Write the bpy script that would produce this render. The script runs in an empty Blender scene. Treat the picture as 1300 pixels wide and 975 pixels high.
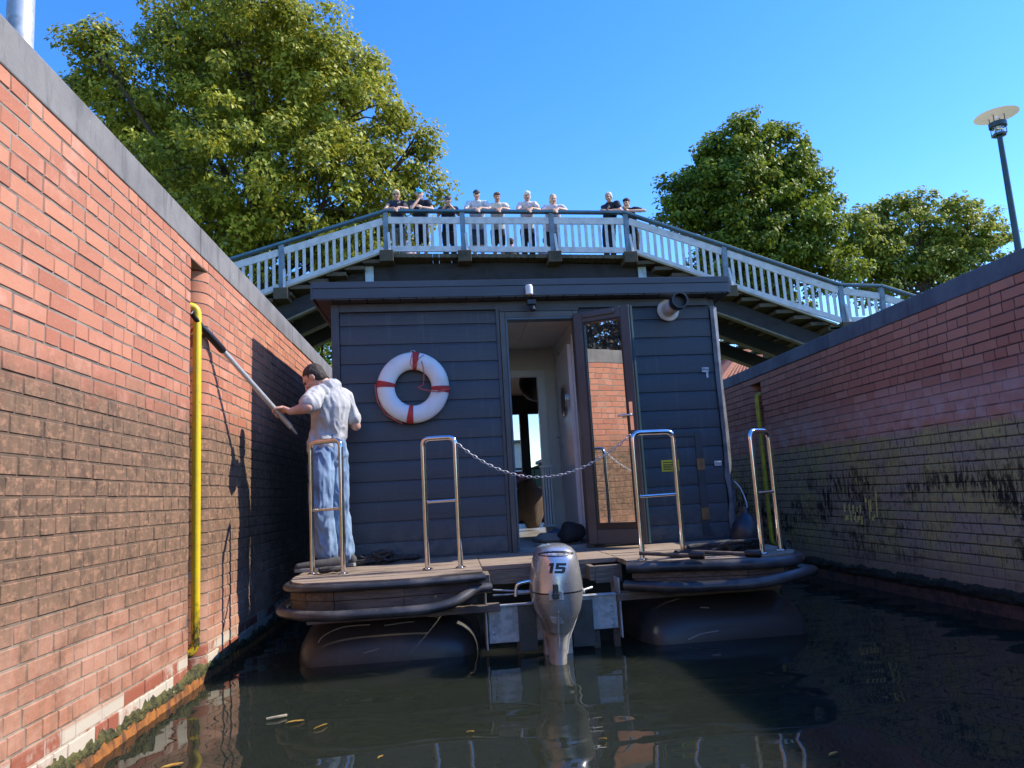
import bpy, math, random
import numpy as np
from mathutils import Vector, Matrix, noise
random.seed(7); RNG = np.random.default_rng(7)
SC = bpy.context.scene; COL = SC.collection
# ------------------------------------------------------------------ camera
F = 935.0; EYE = 1.14
def cam_axes(vp=(575, 632), roll=.045):
    a = Vector((vp[0]-650, 487.5-vp[1], -F)).normalized()
    w = Vector((-math.sin(roll), math.cos(roll), 0)); up = (w - a*w.dot(a)).normalized()
    return a.cross(up), a, up
AX, AY, AZ = cam_axes()
WR = Matrix(((AX.x, AX.y, AX.z), (AY.x, AY.y, AY.z), (AZ.x, AZ.y, AZ.z)))   # camera -> world
EYEV = Vector((0, 0, EYE))
def P(px, py, X=None, Y=None, Z=None):
    d = WR @ Vector((px-650, 487.5-py, -F))
    if X is not None: t = X/d.x
    elif Y is not None: t = Y/d.y
    else: t = (Z-EYE)/d.z
    return EYEV + d*t
cd = bpy.data.cameras.new('camera'); cam = bpy.data.objects.new('camera', cd); COL.objects.link(cam)
cam.matrix_world = Matrix.Translation(EYEV) @ WR.to_4x4()
cd.sensor_width = 36; cd.lens = 36*F/1300; cd.clip_start = .05; cd.clip_end = 3000
SC.camera = cam
# ------------------------------------------------------------------ world and sun
SUN = Vector((1, .05, .96)).normalized()
el = math.asin(SUN.z); az = math.atan2(SUN.x, SUN.y)
w = bpy.data.worlds.new('World'); SC.world = w; w.use_nodes = True
nt = w.node_tree; bg = nt.nodes['Background']
sky = nt.nodes.new('ShaderNodeTexSky'); sky.sky_type = 'NISHITA'; sky.sun_disc = False
sky.sun_elevation = el; sky.sun_rotation = az; sky.air_density = 1.0; sky.dust_density = .1; sky.ozone_density = 4.0
hs = nt.nodes.new('ShaderNodeHueSaturation'); hs.inputs['Saturation'].default_value = 1.3; hs.inputs['Hue'].default_value = .5135; hs.inputs['Value'].default_value = .88; nt.links.new(sky.outputs[0], hs.inputs['Color']); nt.links.new(hs.outputs[0], bg.inputs[0]); bg.inputs[1].default_value = .15
sl = bpy.data.lights.new('sun', 'SUN'); sl.energy = 2.4; sl.angle = math.radians(.5); sl.color = (1, .93, .81)
so = bpy.data.objects.new('sun', sl); COL.objects.link(so); so.rotation_euler = SUN.to_track_quat('Z', 'Y').to_euler(); so.location = (10, 0, 20)
SC.view_settings.view_transform = 'Standard'; SC.view_settings.look = 'None'; SC.view_settings.gamma = 1
SC.view_settings.exposure = 1.6; SC.view_settings.use_curve_mapping = False
SC.render.engine = 'CYCLES'; SC.cycles.use_denoising = True; SC.cycles.max_bounces = 8; SC.cycles.caustics_reflective = False; SC.cycles.caustics_refractive = False
# ------------------------------------------------------------------ materials
class NT:
    def __init__(s, name):
        s.m = bpy.data.materials.new(name); s.m.use_nodes = True; s.t = s.m.node_tree; s.n = s.t.nodes
        s.b = s.n['Principled BSDF']; s.out = s.n['Material Output']
    def new(s, typ, **k):
        x = s.n.new('ShaderNode'+typ)
        for a, v in k.items():
            if a.startswith('i_'):
                x.inputs[a[2:].replace('_', ' ')].default_value = v
            else: setattr(x, a, v)
        return x
    def link(s, a, b): s.t.links.new(a, b)
    def val(s, sock, v):
        if hasattr(v, 'default_value') or hasattr(v, 'links'): s.link(v, sock)
        else: sock.default_value = v
    def math(s, op, a, b=0.0, c=None, clamp=False):
        x = s.new('Math', operation=op, use_clamp=clamp); s.val(x.inputs[0], a); s.val(x.inputs[1], b)
        if c is not None: s.val(x.inputs[2], c)
        return x.outputs[0]
    def mix(s, fac, a, b, mode='MIX'):
        x = s.new('Mix', data_type='RGBA', blend_type=mode, clamp_factor=True); s.val(x.inputs[0], fac)
        for i, v in ((6, a), (7, b)):
            if isinstance(v, (tuple, list)): x.inputs[i].default_value = (*v[:3], 1)
            else: s.link(v, x.inputs[i])
        return x.outputs[2]
    def noise(s, vec, scale, detail=4, rough=.55, sc=None):
        if sc:
            mp = s.new('Mapping'); s.link(vec, mp.inputs[0]); mp.inputs['Scale'].default_value = sc; vec = mp.outputs[0]
        x = s.new('TexNoise'); s.link(vec, x.inputs['Vector']); x.inputs['Scale'].default_value = scale
        x.inputs['Detail'].default_value = detail; x.inputs['Roughness'].default_value = rough
        return x.outputs[0]
    def ramp(s, v, a, b, interp='LINEAR'):      # smooth 0..1 between a and b
        x = s.new('MapRange', interpolation_type='SMOOTHSTEP'); s.val(x.inputs[0], v); x.inputs[1].default_value = a; x.inputs[2].default_value = b
        return x.outputs[0]
    def pos(s): return s.new('NewGeometry').outputs['Position']
    def obj(s): return s.new('TexCoord').outputs['Object']
    def bump(s, h, strength=.3, dist=.01, prev=None):
        x = s.new('Bump'); s.link(h, x.inputs['Height']); x.inputs['Strength'].default_value = strength; x.inputs['Distance'].default_value = dist
        if prev: s.link(prev, x.inputs['Normal'])
        return x.outputs[0]
MATS = {}
def pm(name, c, rough=.6, metal=0, c2=None, var=.25, vs=6, sc=None, bump=.15, bs=60, bd=.004, coat=0, spec=.5, patch=(.4, .65), rv=.12, chips=None, stain=None):
    """a plain material with blotches, fine grain and uneven gloss"""
    if name in MATS: return MATS[name]
    t = NT(name); o = t.obj(); c2 = c2 or tuple(x*(1-var) for x in c)
    n1 = t.noise(o, vs, 5, .6, sc); n2 = t.noise(o, bs, 3, .6, sc)
    col = t.mix(t.ramp(n1, *patch), c, c2)
    if stain: col = t.mix(t.math('MULTIPLY', t.ramp(t.noise(o, 2.2, 6, .7, stain[0]), .5, .68), stain[2]), col, stain[1])
    if chips: col = t.mix(t.ramp(t.noise(o, 7, 5, .75), .66, .69), col, chips)
    t.link(col, t.b.inputs['Base Color'])
    r = t.math('ADD', rough-rv/2, t.math('MULTIPLY', n1, rv)); t.link(r, t.b.inputs['Roughness'])
    t.b.inputs['Metallic'].default_value = metal; t.b.inputs['Coat Weight'].default_value = coat; t.b.inputs['Specular IOR Level'].default_value = spec
    if bump: t.link(t.bump(n2, bump, bd), t.b.inputs['Normal'])
    MATS[name] = t.m; return t.m
def wood(name, c, c2, axis='X', rough=.8, bump=.4, fine=1.0):
    t = NT(name); o = t.obj(); s = {'X': (1.5, 22, 22), 'Y': (22, 1.5, 22), 'Z': (22, 22, 1.5)}[axis]
    n = t.noise(o, 3*fine, 6, .65, s); n2 = t.noise(o, 2.3, 4)
    col = t.mix(t.ramp(n, .32, .7), c, c2); col = t.mix(t.ramp(n2, .5, .75), col, tuple(x*.55 for x in c2))
    t.link(col, t.b.inputs['Base Color']); t.b.inputs['Roughness'].default_value = rough
    t.link(t.bump(n, bump, .006), t.b.inputs['Normal']); return t.m
def brick_mat(name, left):
    t = NT(name); p = t.pos(); at = t.new('Attribute', attribute_name='brick').outputs['Color']
    sep = t.new('SeparateColor'); t.link(at, sep.inputs[0]); r1, r2, ism = sep.outputs
    sx = t.new('SeparateXYZ'); t.link(p, sx.inputs[0]); z = sx.outputs[2]; y = sx.outputs[1]
    big = t.noise(p, .9, 4, .6); med = t.noise(p, 5, 5, .65); fine = t.noise(p, 55, 4, .65)
    streak = t.noise(p, 3, 5, .7, (1, 6, .7)); drip = t.noise(p, 9, 4, .6, (1, 3, .35))
    zz = t.math('ADD', z, t.math('MULTIPLY', t.math('SUBTRACT', med, .5), .35))
    zz = t.math('ADD', zz, t.math('MULTIPLY', t.math('SUBTRACT', r1, .5), .10))
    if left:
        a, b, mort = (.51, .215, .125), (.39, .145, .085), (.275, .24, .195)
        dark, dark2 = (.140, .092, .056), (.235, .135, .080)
    else:
        a, b, mort = (.62, .25, .15), (.50, .185, .11), (.10, .08, .07)
        dark, dark2 = (.42, .34, .16), (.26, .215, .10)
    base = t.mix(r1, a, b); base = t.mix(t.math('MULTIPLY', t.ramp(fine, .5, .75), .35), base, (.55, .27, .19) if left else (.32, .15, .13))
    scum = t.math('MULTIPLY', t.ramp(med, .52, .72), t.math('MULTIPLY', r2, .55)); base = t.mix(scum, base, (.62, .36, .27) if left else (.30, .17, .16))
    mcol = t.mix(t.ramp(med, .4, .65), mort, tuple(x*.5 for x in mort))
    col = t.mix(ism, base, mcol)
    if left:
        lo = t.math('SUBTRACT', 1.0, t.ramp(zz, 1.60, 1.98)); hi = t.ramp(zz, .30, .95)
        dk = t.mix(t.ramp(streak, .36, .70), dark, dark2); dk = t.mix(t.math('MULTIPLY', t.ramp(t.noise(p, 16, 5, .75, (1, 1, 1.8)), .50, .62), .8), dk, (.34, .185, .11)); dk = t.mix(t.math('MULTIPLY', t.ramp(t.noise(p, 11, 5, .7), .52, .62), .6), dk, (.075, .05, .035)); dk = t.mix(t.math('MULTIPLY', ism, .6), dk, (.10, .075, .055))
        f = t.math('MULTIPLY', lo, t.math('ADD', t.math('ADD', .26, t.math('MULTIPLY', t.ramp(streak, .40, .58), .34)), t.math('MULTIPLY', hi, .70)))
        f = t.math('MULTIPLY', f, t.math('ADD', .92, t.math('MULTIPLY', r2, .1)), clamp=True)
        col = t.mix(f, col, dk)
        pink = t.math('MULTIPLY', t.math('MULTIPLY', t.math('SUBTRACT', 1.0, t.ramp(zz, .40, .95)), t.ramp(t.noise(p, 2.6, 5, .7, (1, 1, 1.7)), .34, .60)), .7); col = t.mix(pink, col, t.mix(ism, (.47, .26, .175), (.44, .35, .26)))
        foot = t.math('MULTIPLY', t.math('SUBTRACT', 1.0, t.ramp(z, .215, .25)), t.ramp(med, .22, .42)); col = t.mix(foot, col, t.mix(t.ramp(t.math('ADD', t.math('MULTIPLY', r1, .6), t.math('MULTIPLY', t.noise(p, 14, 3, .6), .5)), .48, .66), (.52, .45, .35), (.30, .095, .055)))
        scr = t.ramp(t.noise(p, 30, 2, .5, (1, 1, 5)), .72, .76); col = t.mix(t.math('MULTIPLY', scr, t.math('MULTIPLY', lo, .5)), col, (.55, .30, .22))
    else:
        efl = t.math('MULTIPLY', t.ramp(zz, 1.42, 1.62), t.math('SUBTRACT', 1.0, t.ramp(zz, 1.72, 2.02))); efl = t.math('MULTIPLY', efl, t.math('ADD', .3, t.math('MULTIPLY', t.ramp(med, .4, .7), .55)))
        col = t.mix(efl, col, (.62, .42, .36))
        zl = t.math('ADD', z, t.math('MULTIPLY', t.math('SUBTRACT', med, .5), .12)); lo = t.math('SUBTRACT', 1.0, t.ramp(zl, 1.46, 1.54))
        al = t.mix(t.ramp(drip, .38, .68), dark, (.52, .43, .15)); al = t.mix(t.ramp(t.noise(p, 2.3, 4, .6, (1, 1, 1.5)), .62, .40), al, (.42, .32, .22))
        blk = t.math('MULTIPLY', t.math('MULTIPLY', t.ramp(t.noise(p, 1.1, 5, .7, (1, 1, 1.6)), .48, .60), t.ramp(t.noise(p, 13, 5, .7, (1, 2.0, .55)), .44, .53)), t.math('SUBTRACT', 1.0, t.ramp(zz, .95, 1.45))); al = t.mix(blk, al, (.016, .016, .011)); al = t.mix(t.math('MULTIPLY', t.ramp(t.noise(p, 24, 4, .7, (1, 1.5, .6)), .54, .62), .6), al, (.05, .045, .022))
        al = t.mix(t.math('MULTIPLY', ism, .8), al, (.03, .027, .018))
        al = t.mix(t.math('MULTIPLY', t.math('SUBTRACT', 1.0, t.ramp(zl, .22, .50)), .75), al, (.30, .22, .155))
        col = t.mix(t.math('MULTIPLY', lo, .97), col, al)
    chip = t.math('MULTIPLY', t.ramp(t.noise(p, 20, 4, .7), .68, .74), .5); col = t.mix(chip, col, (.20, .09, .06) if left else (.10, .06, .05))
    t.link(col, t.b.inputs['Base Color']); t.b.inputs['Roughness'].default_value = .88; t.b.inputs['Specular IOR Level'].default_value = .25
    bn = t.bump(fine, .35, .004); bn = t.bump(med, .25, .01, bn); t.link(bn, t.b.inputs['Normal']); return t.m
def leaf_mat(name, dark, light, yellow, tr=.35):
    t = NT(name); at = t.new('Attribute', attribute_name='leaf').outputs['Color']
    sep = t.new('SeparateColor'); t.link(at, sep.inputs[0])
    col = t.mix(sep.outputs[0], dark, light); col = t.mix(t.math('MULTIPLY', t.ramp(sep.outputs[1], .55, 1.0), .8), col, yellow)
    t.link(col, t.b.inputs['Base Color']); t.b.inputs['Roughness'].default_value = .5; t.b.inputs['Specular IOR Level'].default_value = .28
    tl = t.new('BsdfTranslucent'); t.link(t.mix(.5, col, yellow), tl.inputs[0]); mx = t.new('MixShader'); mx.inputs[0].default_value = tr
    t.link(t.b.outputs[0], mx.inputs[1]); t.link(tl.outputs[0], mx.inputs[2]); t.link(mx.outputs[0], t.out.inputs[0]); return t.m
def glass_mat(name, refl=.5, tint=(.02, .025, .028), trans=.0):
    t = NT(name); g = t.new('BsdfGlossy'); g.inputs['Roughness'].default_value = .006; g.inputs[0].default_value = (.92, .90, .84, 1)
    o = t.obj(); t.link(t.bump(t.noise(o, 2.2, 2), .035, .02), g.inputs['Normal'])
    if trans: d = t.new('BsdfTransparent'); d.inputs[0].default_value = (trans, trans, trans, 1)
    else: d = t.b; t.b.inputs['Base Color'].default_value = (*tint, 1); t.b.inputs['Roughness'].default_value = .1
    mx = t.new('MixShader'); mx.inputs[0].default_value = refl; t.link(d.outputs[0], mx.inputs[1]); t.link(g.outputs[0], mx.inputs[2]); t.link(mx.outputs[0], t.out.inputs[0]); return t.m
def siding_mat(name, c):
    t = NT(name); o = t.obj(); n = t.noise(o, 3, 6, .7, (1.2, 10, 30)); n2 = t.noise(o, 1.3, 4); sp = t.noise(o, 70, 2)
    col = t.mix(t.ramp(n, .35, .7), c, tuple(x*.72 for x in c)); col = t.mix(t.math('MULTIPLY', t.ramp(n2, .45, .75), .35), col, (.07, .068, .066)); col = t.mix(t.math('MULTIPLY', t.ramp(sp, .72, .76), .5), col, (.16, .16, .16))
    px_ = t.pos(); sz_ = t.new('SeparateXYZ'); t.link(px_, sz_.inputs[0])
    drip = t.math('MULTIPLY', t.ramp(t.noise(px_, 7, 4, .65, (3, 1, .22)), .56, .70), .35); col = t.mix(drip, col, (.11, .108, .10))
    spl = t.math('MULTIPLY', t.math('SUBTRACT', 1.0, t.ramp(sz_.outputs[2], .62, 1.05)), t.ramp(t.noise(px_, 9, 5, .7), .38, .62)); col = t.mix(t.math('MULTIPLY', spl, .6), col, (.13, .115, .095))
    t.link(col, t.b.inputs['Base Color']); t.link(t.math('ADD', .38, t.math('MULTIPLY', n2, .25)), t.b.inputs['Roughness']); t.link(t.bump(n, .22, .004), t.b.inputs['Normal']); return t.m
def water_mat():
    t = NT('water_surface'); p = t.pos(); t.b.inputs['Roughness'].default_value = .015; t.b.inputs['IOR'].default_value = 1.33; t.b.subsurface_method = 'BURLEY'; t.b.inputs['Subsurface Weight'].default_value = 1; t.b.inputs['Subsurface Radius'].default_value = (.7, 1, .7); t.b.inputs['Subsurface Scale'].default_value = .5
    n3 = t.noise(p, .5, 3); t.link(t.mix(t.ramp(n3, .35, .7), (.016, .0205, .0155), (.020, .0235, .0155)), t.b.inputs['Base Color'])
    a = t.noise(p, 1.25, 1, .3, (1, 2.0, 1)); b = t.noise(p, 3.6, 1, .3, (1, 2.2, 1)); c = t.noise(p, 22, 2)
    h = t.math('ADD', t.math('MULTIPLY', a, 1.0), t.math('ADD', t.math('MULTIPLY', b, .07), t.math('MULTIPLY', c, .0015)))
    t.link(t.bump(h, 1.0, .021), t.b.inputs['Normal']); return t.m
M = dict(
    brickL=brick_mat('orange_brick', True), brickR=brick_mat('mossy_brick', False), water=water_mat(),
    concrete=pm('weathered_concrete', (.205, .187, .17), .78, c2=(.135, .125, .118), vs=2.5, bump=.5, bs=60, patch=(.35, .7), chips=(.42, .40, .36), stain=((1, 3, .6), (.085, .08, .072), .7)),
    concreteR=pm('shaded_coping', (.125, .13, .145), .7, c2=(.08, .085, .10), vs=2, bump=.4, bs=60, chips=(.32, .33, .34), stain=((1, 3, .6), (.05, .052, .055), .6)),  # right coping: bluish shade put into a darker concrete colour
    siding=siding_mat('dark_siding', (.048, .050, .056)), trim=pm('dark_trim', (.046, .048, .054), .45, var=.3, vs=4),
    fascia=pm('fascia_metal', (.050, .056, .068), .4, c2=(.038, .042, .05), vs=2.5, sc=(.4, 3, 3), bump=.1),
    frame=pm('brown_grey_frame', (.075, .068, .066), .4, var=.2, vs=3, bump=.05), framedark=pm('black_frame', (.012, .012, .013), .4),
    frameblue=pm('blue_grey_frame', (.05, .085, .12), .35, var=.2, bump=.05),
    rubber=pm('black_rubber', (.030, .030, .031), .36, c2=(.085, .08, .075), vs=5, bump=.12, bs=40, rv=.25),
    pont=pm('pontoon_plastic', (.050, .047, .045), .40, c2=(.13, .105, .085), vs=2.2, bump=.15, bs=30, rv=.3, patch=(.5, .8)),
    deck=wood('weathered_deck', (.36, .27, .19), (.20, .145, .10), 'X'), beam=wood('grey_beam', (.24, .185, .135), (.11, .085, .065), 'X'),
    beamdark=wood('dark_plank', (.20, .145, .10), (.085, .062, .045), 'X'), fresh=wood('fresh_wood', (.52, .32, .16), (.36, .2, .09), 'X'),
    galv=pm('galvanised', (.56, .57, .57), .5, .45, c2=(.36, .37, .37), vs=14, bump=.1, bs=40, rv=.25), chrome=pm('polished_steel', (.72, .70, .68), .12, 1, c2=(.6, .58, .56), vs=9, bump=.02, rv=.1),
    silver=pm('silver_paint', (.60, .60, .59), .28, .7, c2=(.50, .49, .47), vs=7, bump=.03, coat=.6, rv=.15), silverdirt=pm('stained_silver', (.58, .56, .53), .4, .4, c2=(.34, .29, .22), vs=9, bump=.1, rv=.2, patch=(.45, .7)),
    black=pm('black_plastic', (.012, .012, .013), .4, bump=.08), blackrope=pm('black_rope', (.018, .017, .017), .85, c2=(.05, .045, .04), vs=40),
    white=pm('white_plastic', (.74, .73, .70), .45, c2=(.60, .58, .53), vs=6, bump=.1, bs=30), red=pm('red_webbing', (.52, .035, .03), .7, c2=(.34, .025, .025), vs=20, bump=.4, bs=120, bd=.003),
    redcord=pm('faded_red_cord', (.5, .10, .09), .8), yellow=pm('yellow_paint', (.76, .54, .01), .4, c2=(.60, .41, .03), vs=5, bump=.15, rv=.25, patch=(.45, .7), chips=(.22, .15, .05)),
    yellowR=pm('dull_yellow_paint', (.70, .52, .03), .5, c2=(.4, .3, .05), vs=6), moss=pm('moss', (.105, .095, .025), .95, c2=(.035, .035, .014), vs=14, bump=1, bs=60, bd=.02),
    rust=pm('rust', (.34, .12, .02), .9, c2=(.11, .045, .018), vs=16, sc=(1, 1, .4), bump=.8, bs=40, bd=.01), rustdark=pm('dark_red_brickwork', (.13, .055, .035), .9, c2=(.05, .028, .020), vs=9, bump=.6, bs=40, bd=.01), mossdark=pm('dark_weed', (.014, .016, .010), .95, c2=(.03, .032, .014), vs=20, bump=1, bs=60, bd=.02),
    railwhite=pm('bridge_grey_paint', (.56, .56, .55), .6, c2=(.44, .45, .45), vs=5, bump=.15), railblue=pm('bridge_blue_paint', (.06, .15, .21), .45, c2=(.045, .11, .16), vs=4, bump=.1), post=pm('bridge_post_paint', (.16, .225, .28), .6, c2=(.11, .16, .2), vs=5),
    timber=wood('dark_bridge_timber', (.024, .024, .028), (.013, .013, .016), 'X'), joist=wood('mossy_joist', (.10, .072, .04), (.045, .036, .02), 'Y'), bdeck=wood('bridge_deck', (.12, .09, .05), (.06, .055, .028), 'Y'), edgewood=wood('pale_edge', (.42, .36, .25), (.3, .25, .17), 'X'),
    inwall=pm('interior_panel', (.76, .71, .64), .5, var=.1, vs=2, bump=.03), indoor=pm('white_lacquer', (.80, .78, .75), .25, var=.08, vs=2, bump=.02), floor=wood('floor_laminate', (.30, .28, .26), (.2, .19, .18), 'Y', .35, .1),
    bark=pm('bark', (.075, .058, .042), .95, c2=(.04, .032, .025), vs=10, sc=(1, 1, .3), bump=1, bs=25, bd=.03), grass=pm('grass', (.06, .09, .02), .95, c2=(.09, .10, .03), vs=3, bump=1, bs=30, bd=.05),
    leafA=leaf_mat('leaf_yellow_green', (.095, .135, .014), (.34, .37, .036), (.50, .45, .055)), leafB=leaf_mat('leaf_green', (.040, .08, .012), (.15, .23, .026), (.33, .37, .035)), leafC=leaf_mat('leaf_olive', (.12, .18, .03), (.26, .34, .05), (.42, .40, .07), .45),
    leafP=leaf_mat('leaf_copper', (.03, .022, .02), (.06, .045, .035), (.09, .07, .05), .2),
    pane=glass_mat('door_glass', .72, (.05, .05, .045)), clear=glass_mat('clear_glass', .10, trans=.88), lampgl=glass_mat('lamp_glass', .2, trans=.75),
    tile=pm('clay_tile', (.36, .13, .075), .8, c2=(.22, .08, .05), vs=12), plaster=pm('white_render', (.72, .71, .68), .8, var=.1), brickfar=pm('dark_brick', (.16, .055, .04), .9),
    lampgreen=pm('dark_blue_green', (.018, .05, .06), .4), dish=pm('dish_cream', (.78, .70, .54), .5, c2=(.62, .52, .36), vs=9, patch=(.45, .7)), sticker=pm('yellow_sticker', (.70, .55, .02), .4, var=.1), brass=pm('brass', (.30, .17, .08), .45, .7), blue=pm('navy_buoy', (.015, .02, .032), .35, c2=(.05, .045, .04), vs=5))
_d = M['dish']; _tr = _d.node_tree.nodes.new('ShaderNodeBsdfTranslucent'); _tr.inputs[0].default_value = (.8, .7, .5, 1); _mx = _d.node_tree.nodes.new('ShaderNodeMixShader'); _mx.inputs[0].default_value = .22
_d.node_tree.links.new(_d.node_tree.nodes['Principled BSDF'].outputs[0], _mx.inputs[1]); _d.node_tree.links.new(_tr.outputs[0], _mx.inputs[2]); _d.node_tree.links.new(_mx.outputs[0], _d.node_tree.nodes['Material Output'].inputs[0])
for _n in ('yellow',):      # algae and scraped black on the wet end of the pole
    _t = NT('tmp'); _m = M[_n]; _t.m, _t.t, _t.n = _m, _m.node_tree, _m.node_tree.nodes; _b = _t.n['Principled BSDF']; _p = _t.pos(); _x = _t.new('SeparateXYZ'); _t.link(_p, _x.inputs[0])
    _f = _t.math('MULTIPLY', _t.math('SUBTRACT', 1.0, _t.ramp(_t.math('ADD', _x.outputs[2], _t.math('MULTIPLY', _t.noise(_p, 14, 4, .6), .5)), .55, .85)), _t.ramp(_t.noise(_p, 26, 4, .7, (1, 1, .4)), .36, .52))
    _c = _b.inputs['Base Color'].links[0].from_socket; _t.link(_t.mix(_f, _c, (.05, .045, .02)), _b.inputs['Base Color'])
# ------------------------------------------------------------------ mesh builder
OFF = {}
def frame_of(d, up=Vector((0, 0, 1))):
    d = Vector(d).normalized(); a = up.cross(d)
    if a.length < 1e-4: a = Vector((1, 0, 0)).cross(d)
    a.normalize(); return a, d.cross(a), d
class MB:
    def __init__(s): s.v = []; s.f = []
    def add(s, vs, fs):
        o = len(s.v); s.v += [Vector(q) for q in vs]; s.f += [tuple(i+o for i in q) for q in fs]; return s
    def hexa(s, q): return s.add(q, [(0, 3, 2, 1), (4, 5, 6, 7), (0, 1, 5, 4), (1, 2, 6, 5), (2, 3, 7, 6), (3, 0, 4, 7)])
    def box(s, a, b):
        (x0, y0, z0), (x1, y1, z1) = a, b
        return s.hexa([(x0, y0, z0), (x1, y0, z0), (x1, y1, z0), (x0, y1, z0), (x0, y0, z1), (x1, y0, z1), (x1, y1, z1), (x0, y1, z1)])
    def beam(s, p, q, w, h, up=(0, 0, 1)):
        p, q = Vector(p), Vector(q); a, b, d = frame_of(q-p, Vector(up)); a *= w/2; b *= h/2
        return s.hexa([p-a-b, p+a-b, q+a-b, q-a-b, p-a+b, p+a+b, q+a+b, q-a+b])
    def tube(s, path, r, n=10, closed=False, flat=1.0, up=(0, 0, 1)):
        path = [Vector(p) for p in path]; k = len(path); rs = [r]*k if isinstance(r, (int, float)) else list(r)
        o = len(s.v); prev = None
        for i, p in enumerate(path):
            if closed: d = path[(i+1) % k]-path[i-1]
            else: d = path[min(i+1, k-1)]-path[max(i-1, 0)]
            d.normalize()
            if prev is None: a, b, _ = frame_of(d, Vector(up))
            else:
                a = prev-d*prev.dot(d); a.normalize(); b = d.cross(a)
            prev = a
            for j in range(n):
                t = 2*math.pi*j/n; s.v.append(p+(a*math.cos(t)+b*math.sin(t)*flat)*rs[i])
        for i in range(k if closed else k-1):
            for j in range(n):
                i2 = (i+1) % k; s.f.append((o+i*n+j, o+i*n+(j+1) % n, o+i2*n+(j+1) % n, o+i2*n+j))
        if not closed: s.f.append(tuple(o+j for j in range(n))[::-1]); s.f.append(tuple(o+(k-1)*n+j for j in range(n)))
        return s
    def loft(s, rings, cap=True):
        o = len(s.v); n = len(rings[0])
        for r in rings: s.v += [Vector(q) for q in r]
        for i in range(len(rings)-1):
            for j in range(n): s.f.append((o+i*n+j, o+i*n+(j+1) % n, o+(i+1)*n+(j+1) % n, o+(i+1)*n+j))
        if cap: s.f.append(tuple(o+j for j in range(n))[::-1]); s.f.append(tuple(o+(len(rings)-1)*n+j for j in range(n)))
        return s
    def lathe(s, prof, c, axis=(0, 0, 1), n=24):
        a, b, d = frame_of(axis); c = Vector(c)
        return s.loft([[c+d*h+(a*math.cos(2*math.pi*j/n)+b*math.sin(2*math.pi*j/n))*max(r, .0004) for j in range(n)] for r, h in prof])
    def ball(s, c, r, n=14, m=9, rot=None):
        c = Vector(c); r = (r, r, r) if isinstance(r, (int, float)) else r; rings = []
        for i in range(m+1):
            ph = -math.pi/2+math.pi*i/m; k = max(math.cos(ph), .01)
            ring = [Vector((r[0]*k*math.cos(2*math.pi*j/n), r[1]*k*math.sin(2*math.pi*j/n), r[2]*math.sin(ph))) for j in range(n)]
            rings.append([c+(rot @ q if rot else q) for q in ring])
        return s.loft(rings)
    def extrude(s, poly, vec):
        n = len(poly); vec = Vector(vec); return s.loft([[Vector(p) for p in poly], [Vector(p)+vec for p in poly]])
    def build(s, name, mat, parent=None, smooth=None, bevel=0, seg=2, loc=None, warp=None, split=False):
        if split:                        # every loose piece becomes a part of its own
            par = list(range(len(s.v)))
            def find(i):
                while par[i] != i: par[i] = par[par[i]]; i = par[i]
                return i
            for f in s.f:
                for i in f[1:]: par[find(i)] = find(f[0])
            groups = {}
            for f in s.f: groups.setdefault(find(f[0]), []).append(f)
            out = None
            for fs in groups.values():
                ids = sorted({i for f in fs for i in f}); mp = {i: k for k, i in enumerate(ids)}; q = MB(); q.v = [s.v[i] for i in ids]; q.f = [tuple(mp[i] for i in f) for f in fs]
                o = q.build(name, mat, parent, smooth, bevel, seg, loc, warp); out = out or o
            return out
        me = bpy.data.meshes.new(name); off = Vector(loc) if loc is not None else (OFF[parent.name] if parent else Vector())
        vs = [warp(v) for v in s.v] if warp else s.v
        me.from_pydata([v-off for v in vs], [], s.f)
        import bmesh
        bm = bmesh.new(); bm.from_mesh(me); bmesh.ops.recalc_face_normals(bm, faces=bm.faces); bm.to_mesh(me); bm.free()
        for m_ in (mat if isinstance(mat, (list, tuple)) else [mat]): me.materials.append(m_)
        if smooth is not None: me.shade_smooth(); me.set_sharp_from_angle(angle=math.radians(smooth))
        o = bpy.data.objects.new(name, me); COL.objects.link(o)
        if parent: o.parent = parent; OFF[o.name] = off
        else: o.location = off; OFF[o.name] = off
        if bevel:
            b = o.modifiers.new('bevel', 'BEVEL'); b.width = bevel; b.segments = seg; b.limit_method = 'ANGLE'; b.angle_limit = math.radians(35)
        return o
def tag(o, label=None, cat=None, group=None, kind=None):
    if label: o['label'] = label
    if cat: o['category'] = cat
    if group: o['group'] = group
    if kind: o['kind'] = kind
    return o
def thing(name, label, cat, loc, group=None):
    o = bpy.data.objects.new(name, None); COL.objects.link(o); o.location = loc; o.empty_display_size = .2; OFF[o.name] = Vector(loc)
    return tag(o, label, cat, group)
def arc_path(pts, rad, seg=6):
    """polyline with rounded corners"""
    pts = [Vector(p) for p in pts]; out = [pts[0]]
    for i in range(1, len(pts)-1):
        a, b, c = pts[i-1], pts[i], pts[i+1]; r = min(rad, (a-b).length*.49, (c-b).length*.49)
        p, q = b+(a-b).normalized()*r, b+(c-b).normalized()*r
        for k in range(seg+1):
            t = k/seg; out.append(p*(1-t)**2+b*2*t*(1-t)+q*t*t)
    out.append(pts[-1]); return out
def smooth_path(pts, seg=6):
    pts = [Vector(p) for p in pts]; out = []
    for i in range(len(pts)-1):
        p0, p1, p2, p3 = pts[max(i-1, 0)], pts[i], pts[i+1], pts[min(i+2, len(pts)-1)]
        for k in range(seg):
            t = k/seg; out.append(.5*((2*p1)+(p2-p0)*t+(2*p0-5*p1+4*p2-p3)*t*t+(3*p1-p0-3*p2+p3)*t**3))
    out.append(pts[-1]); return out
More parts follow.
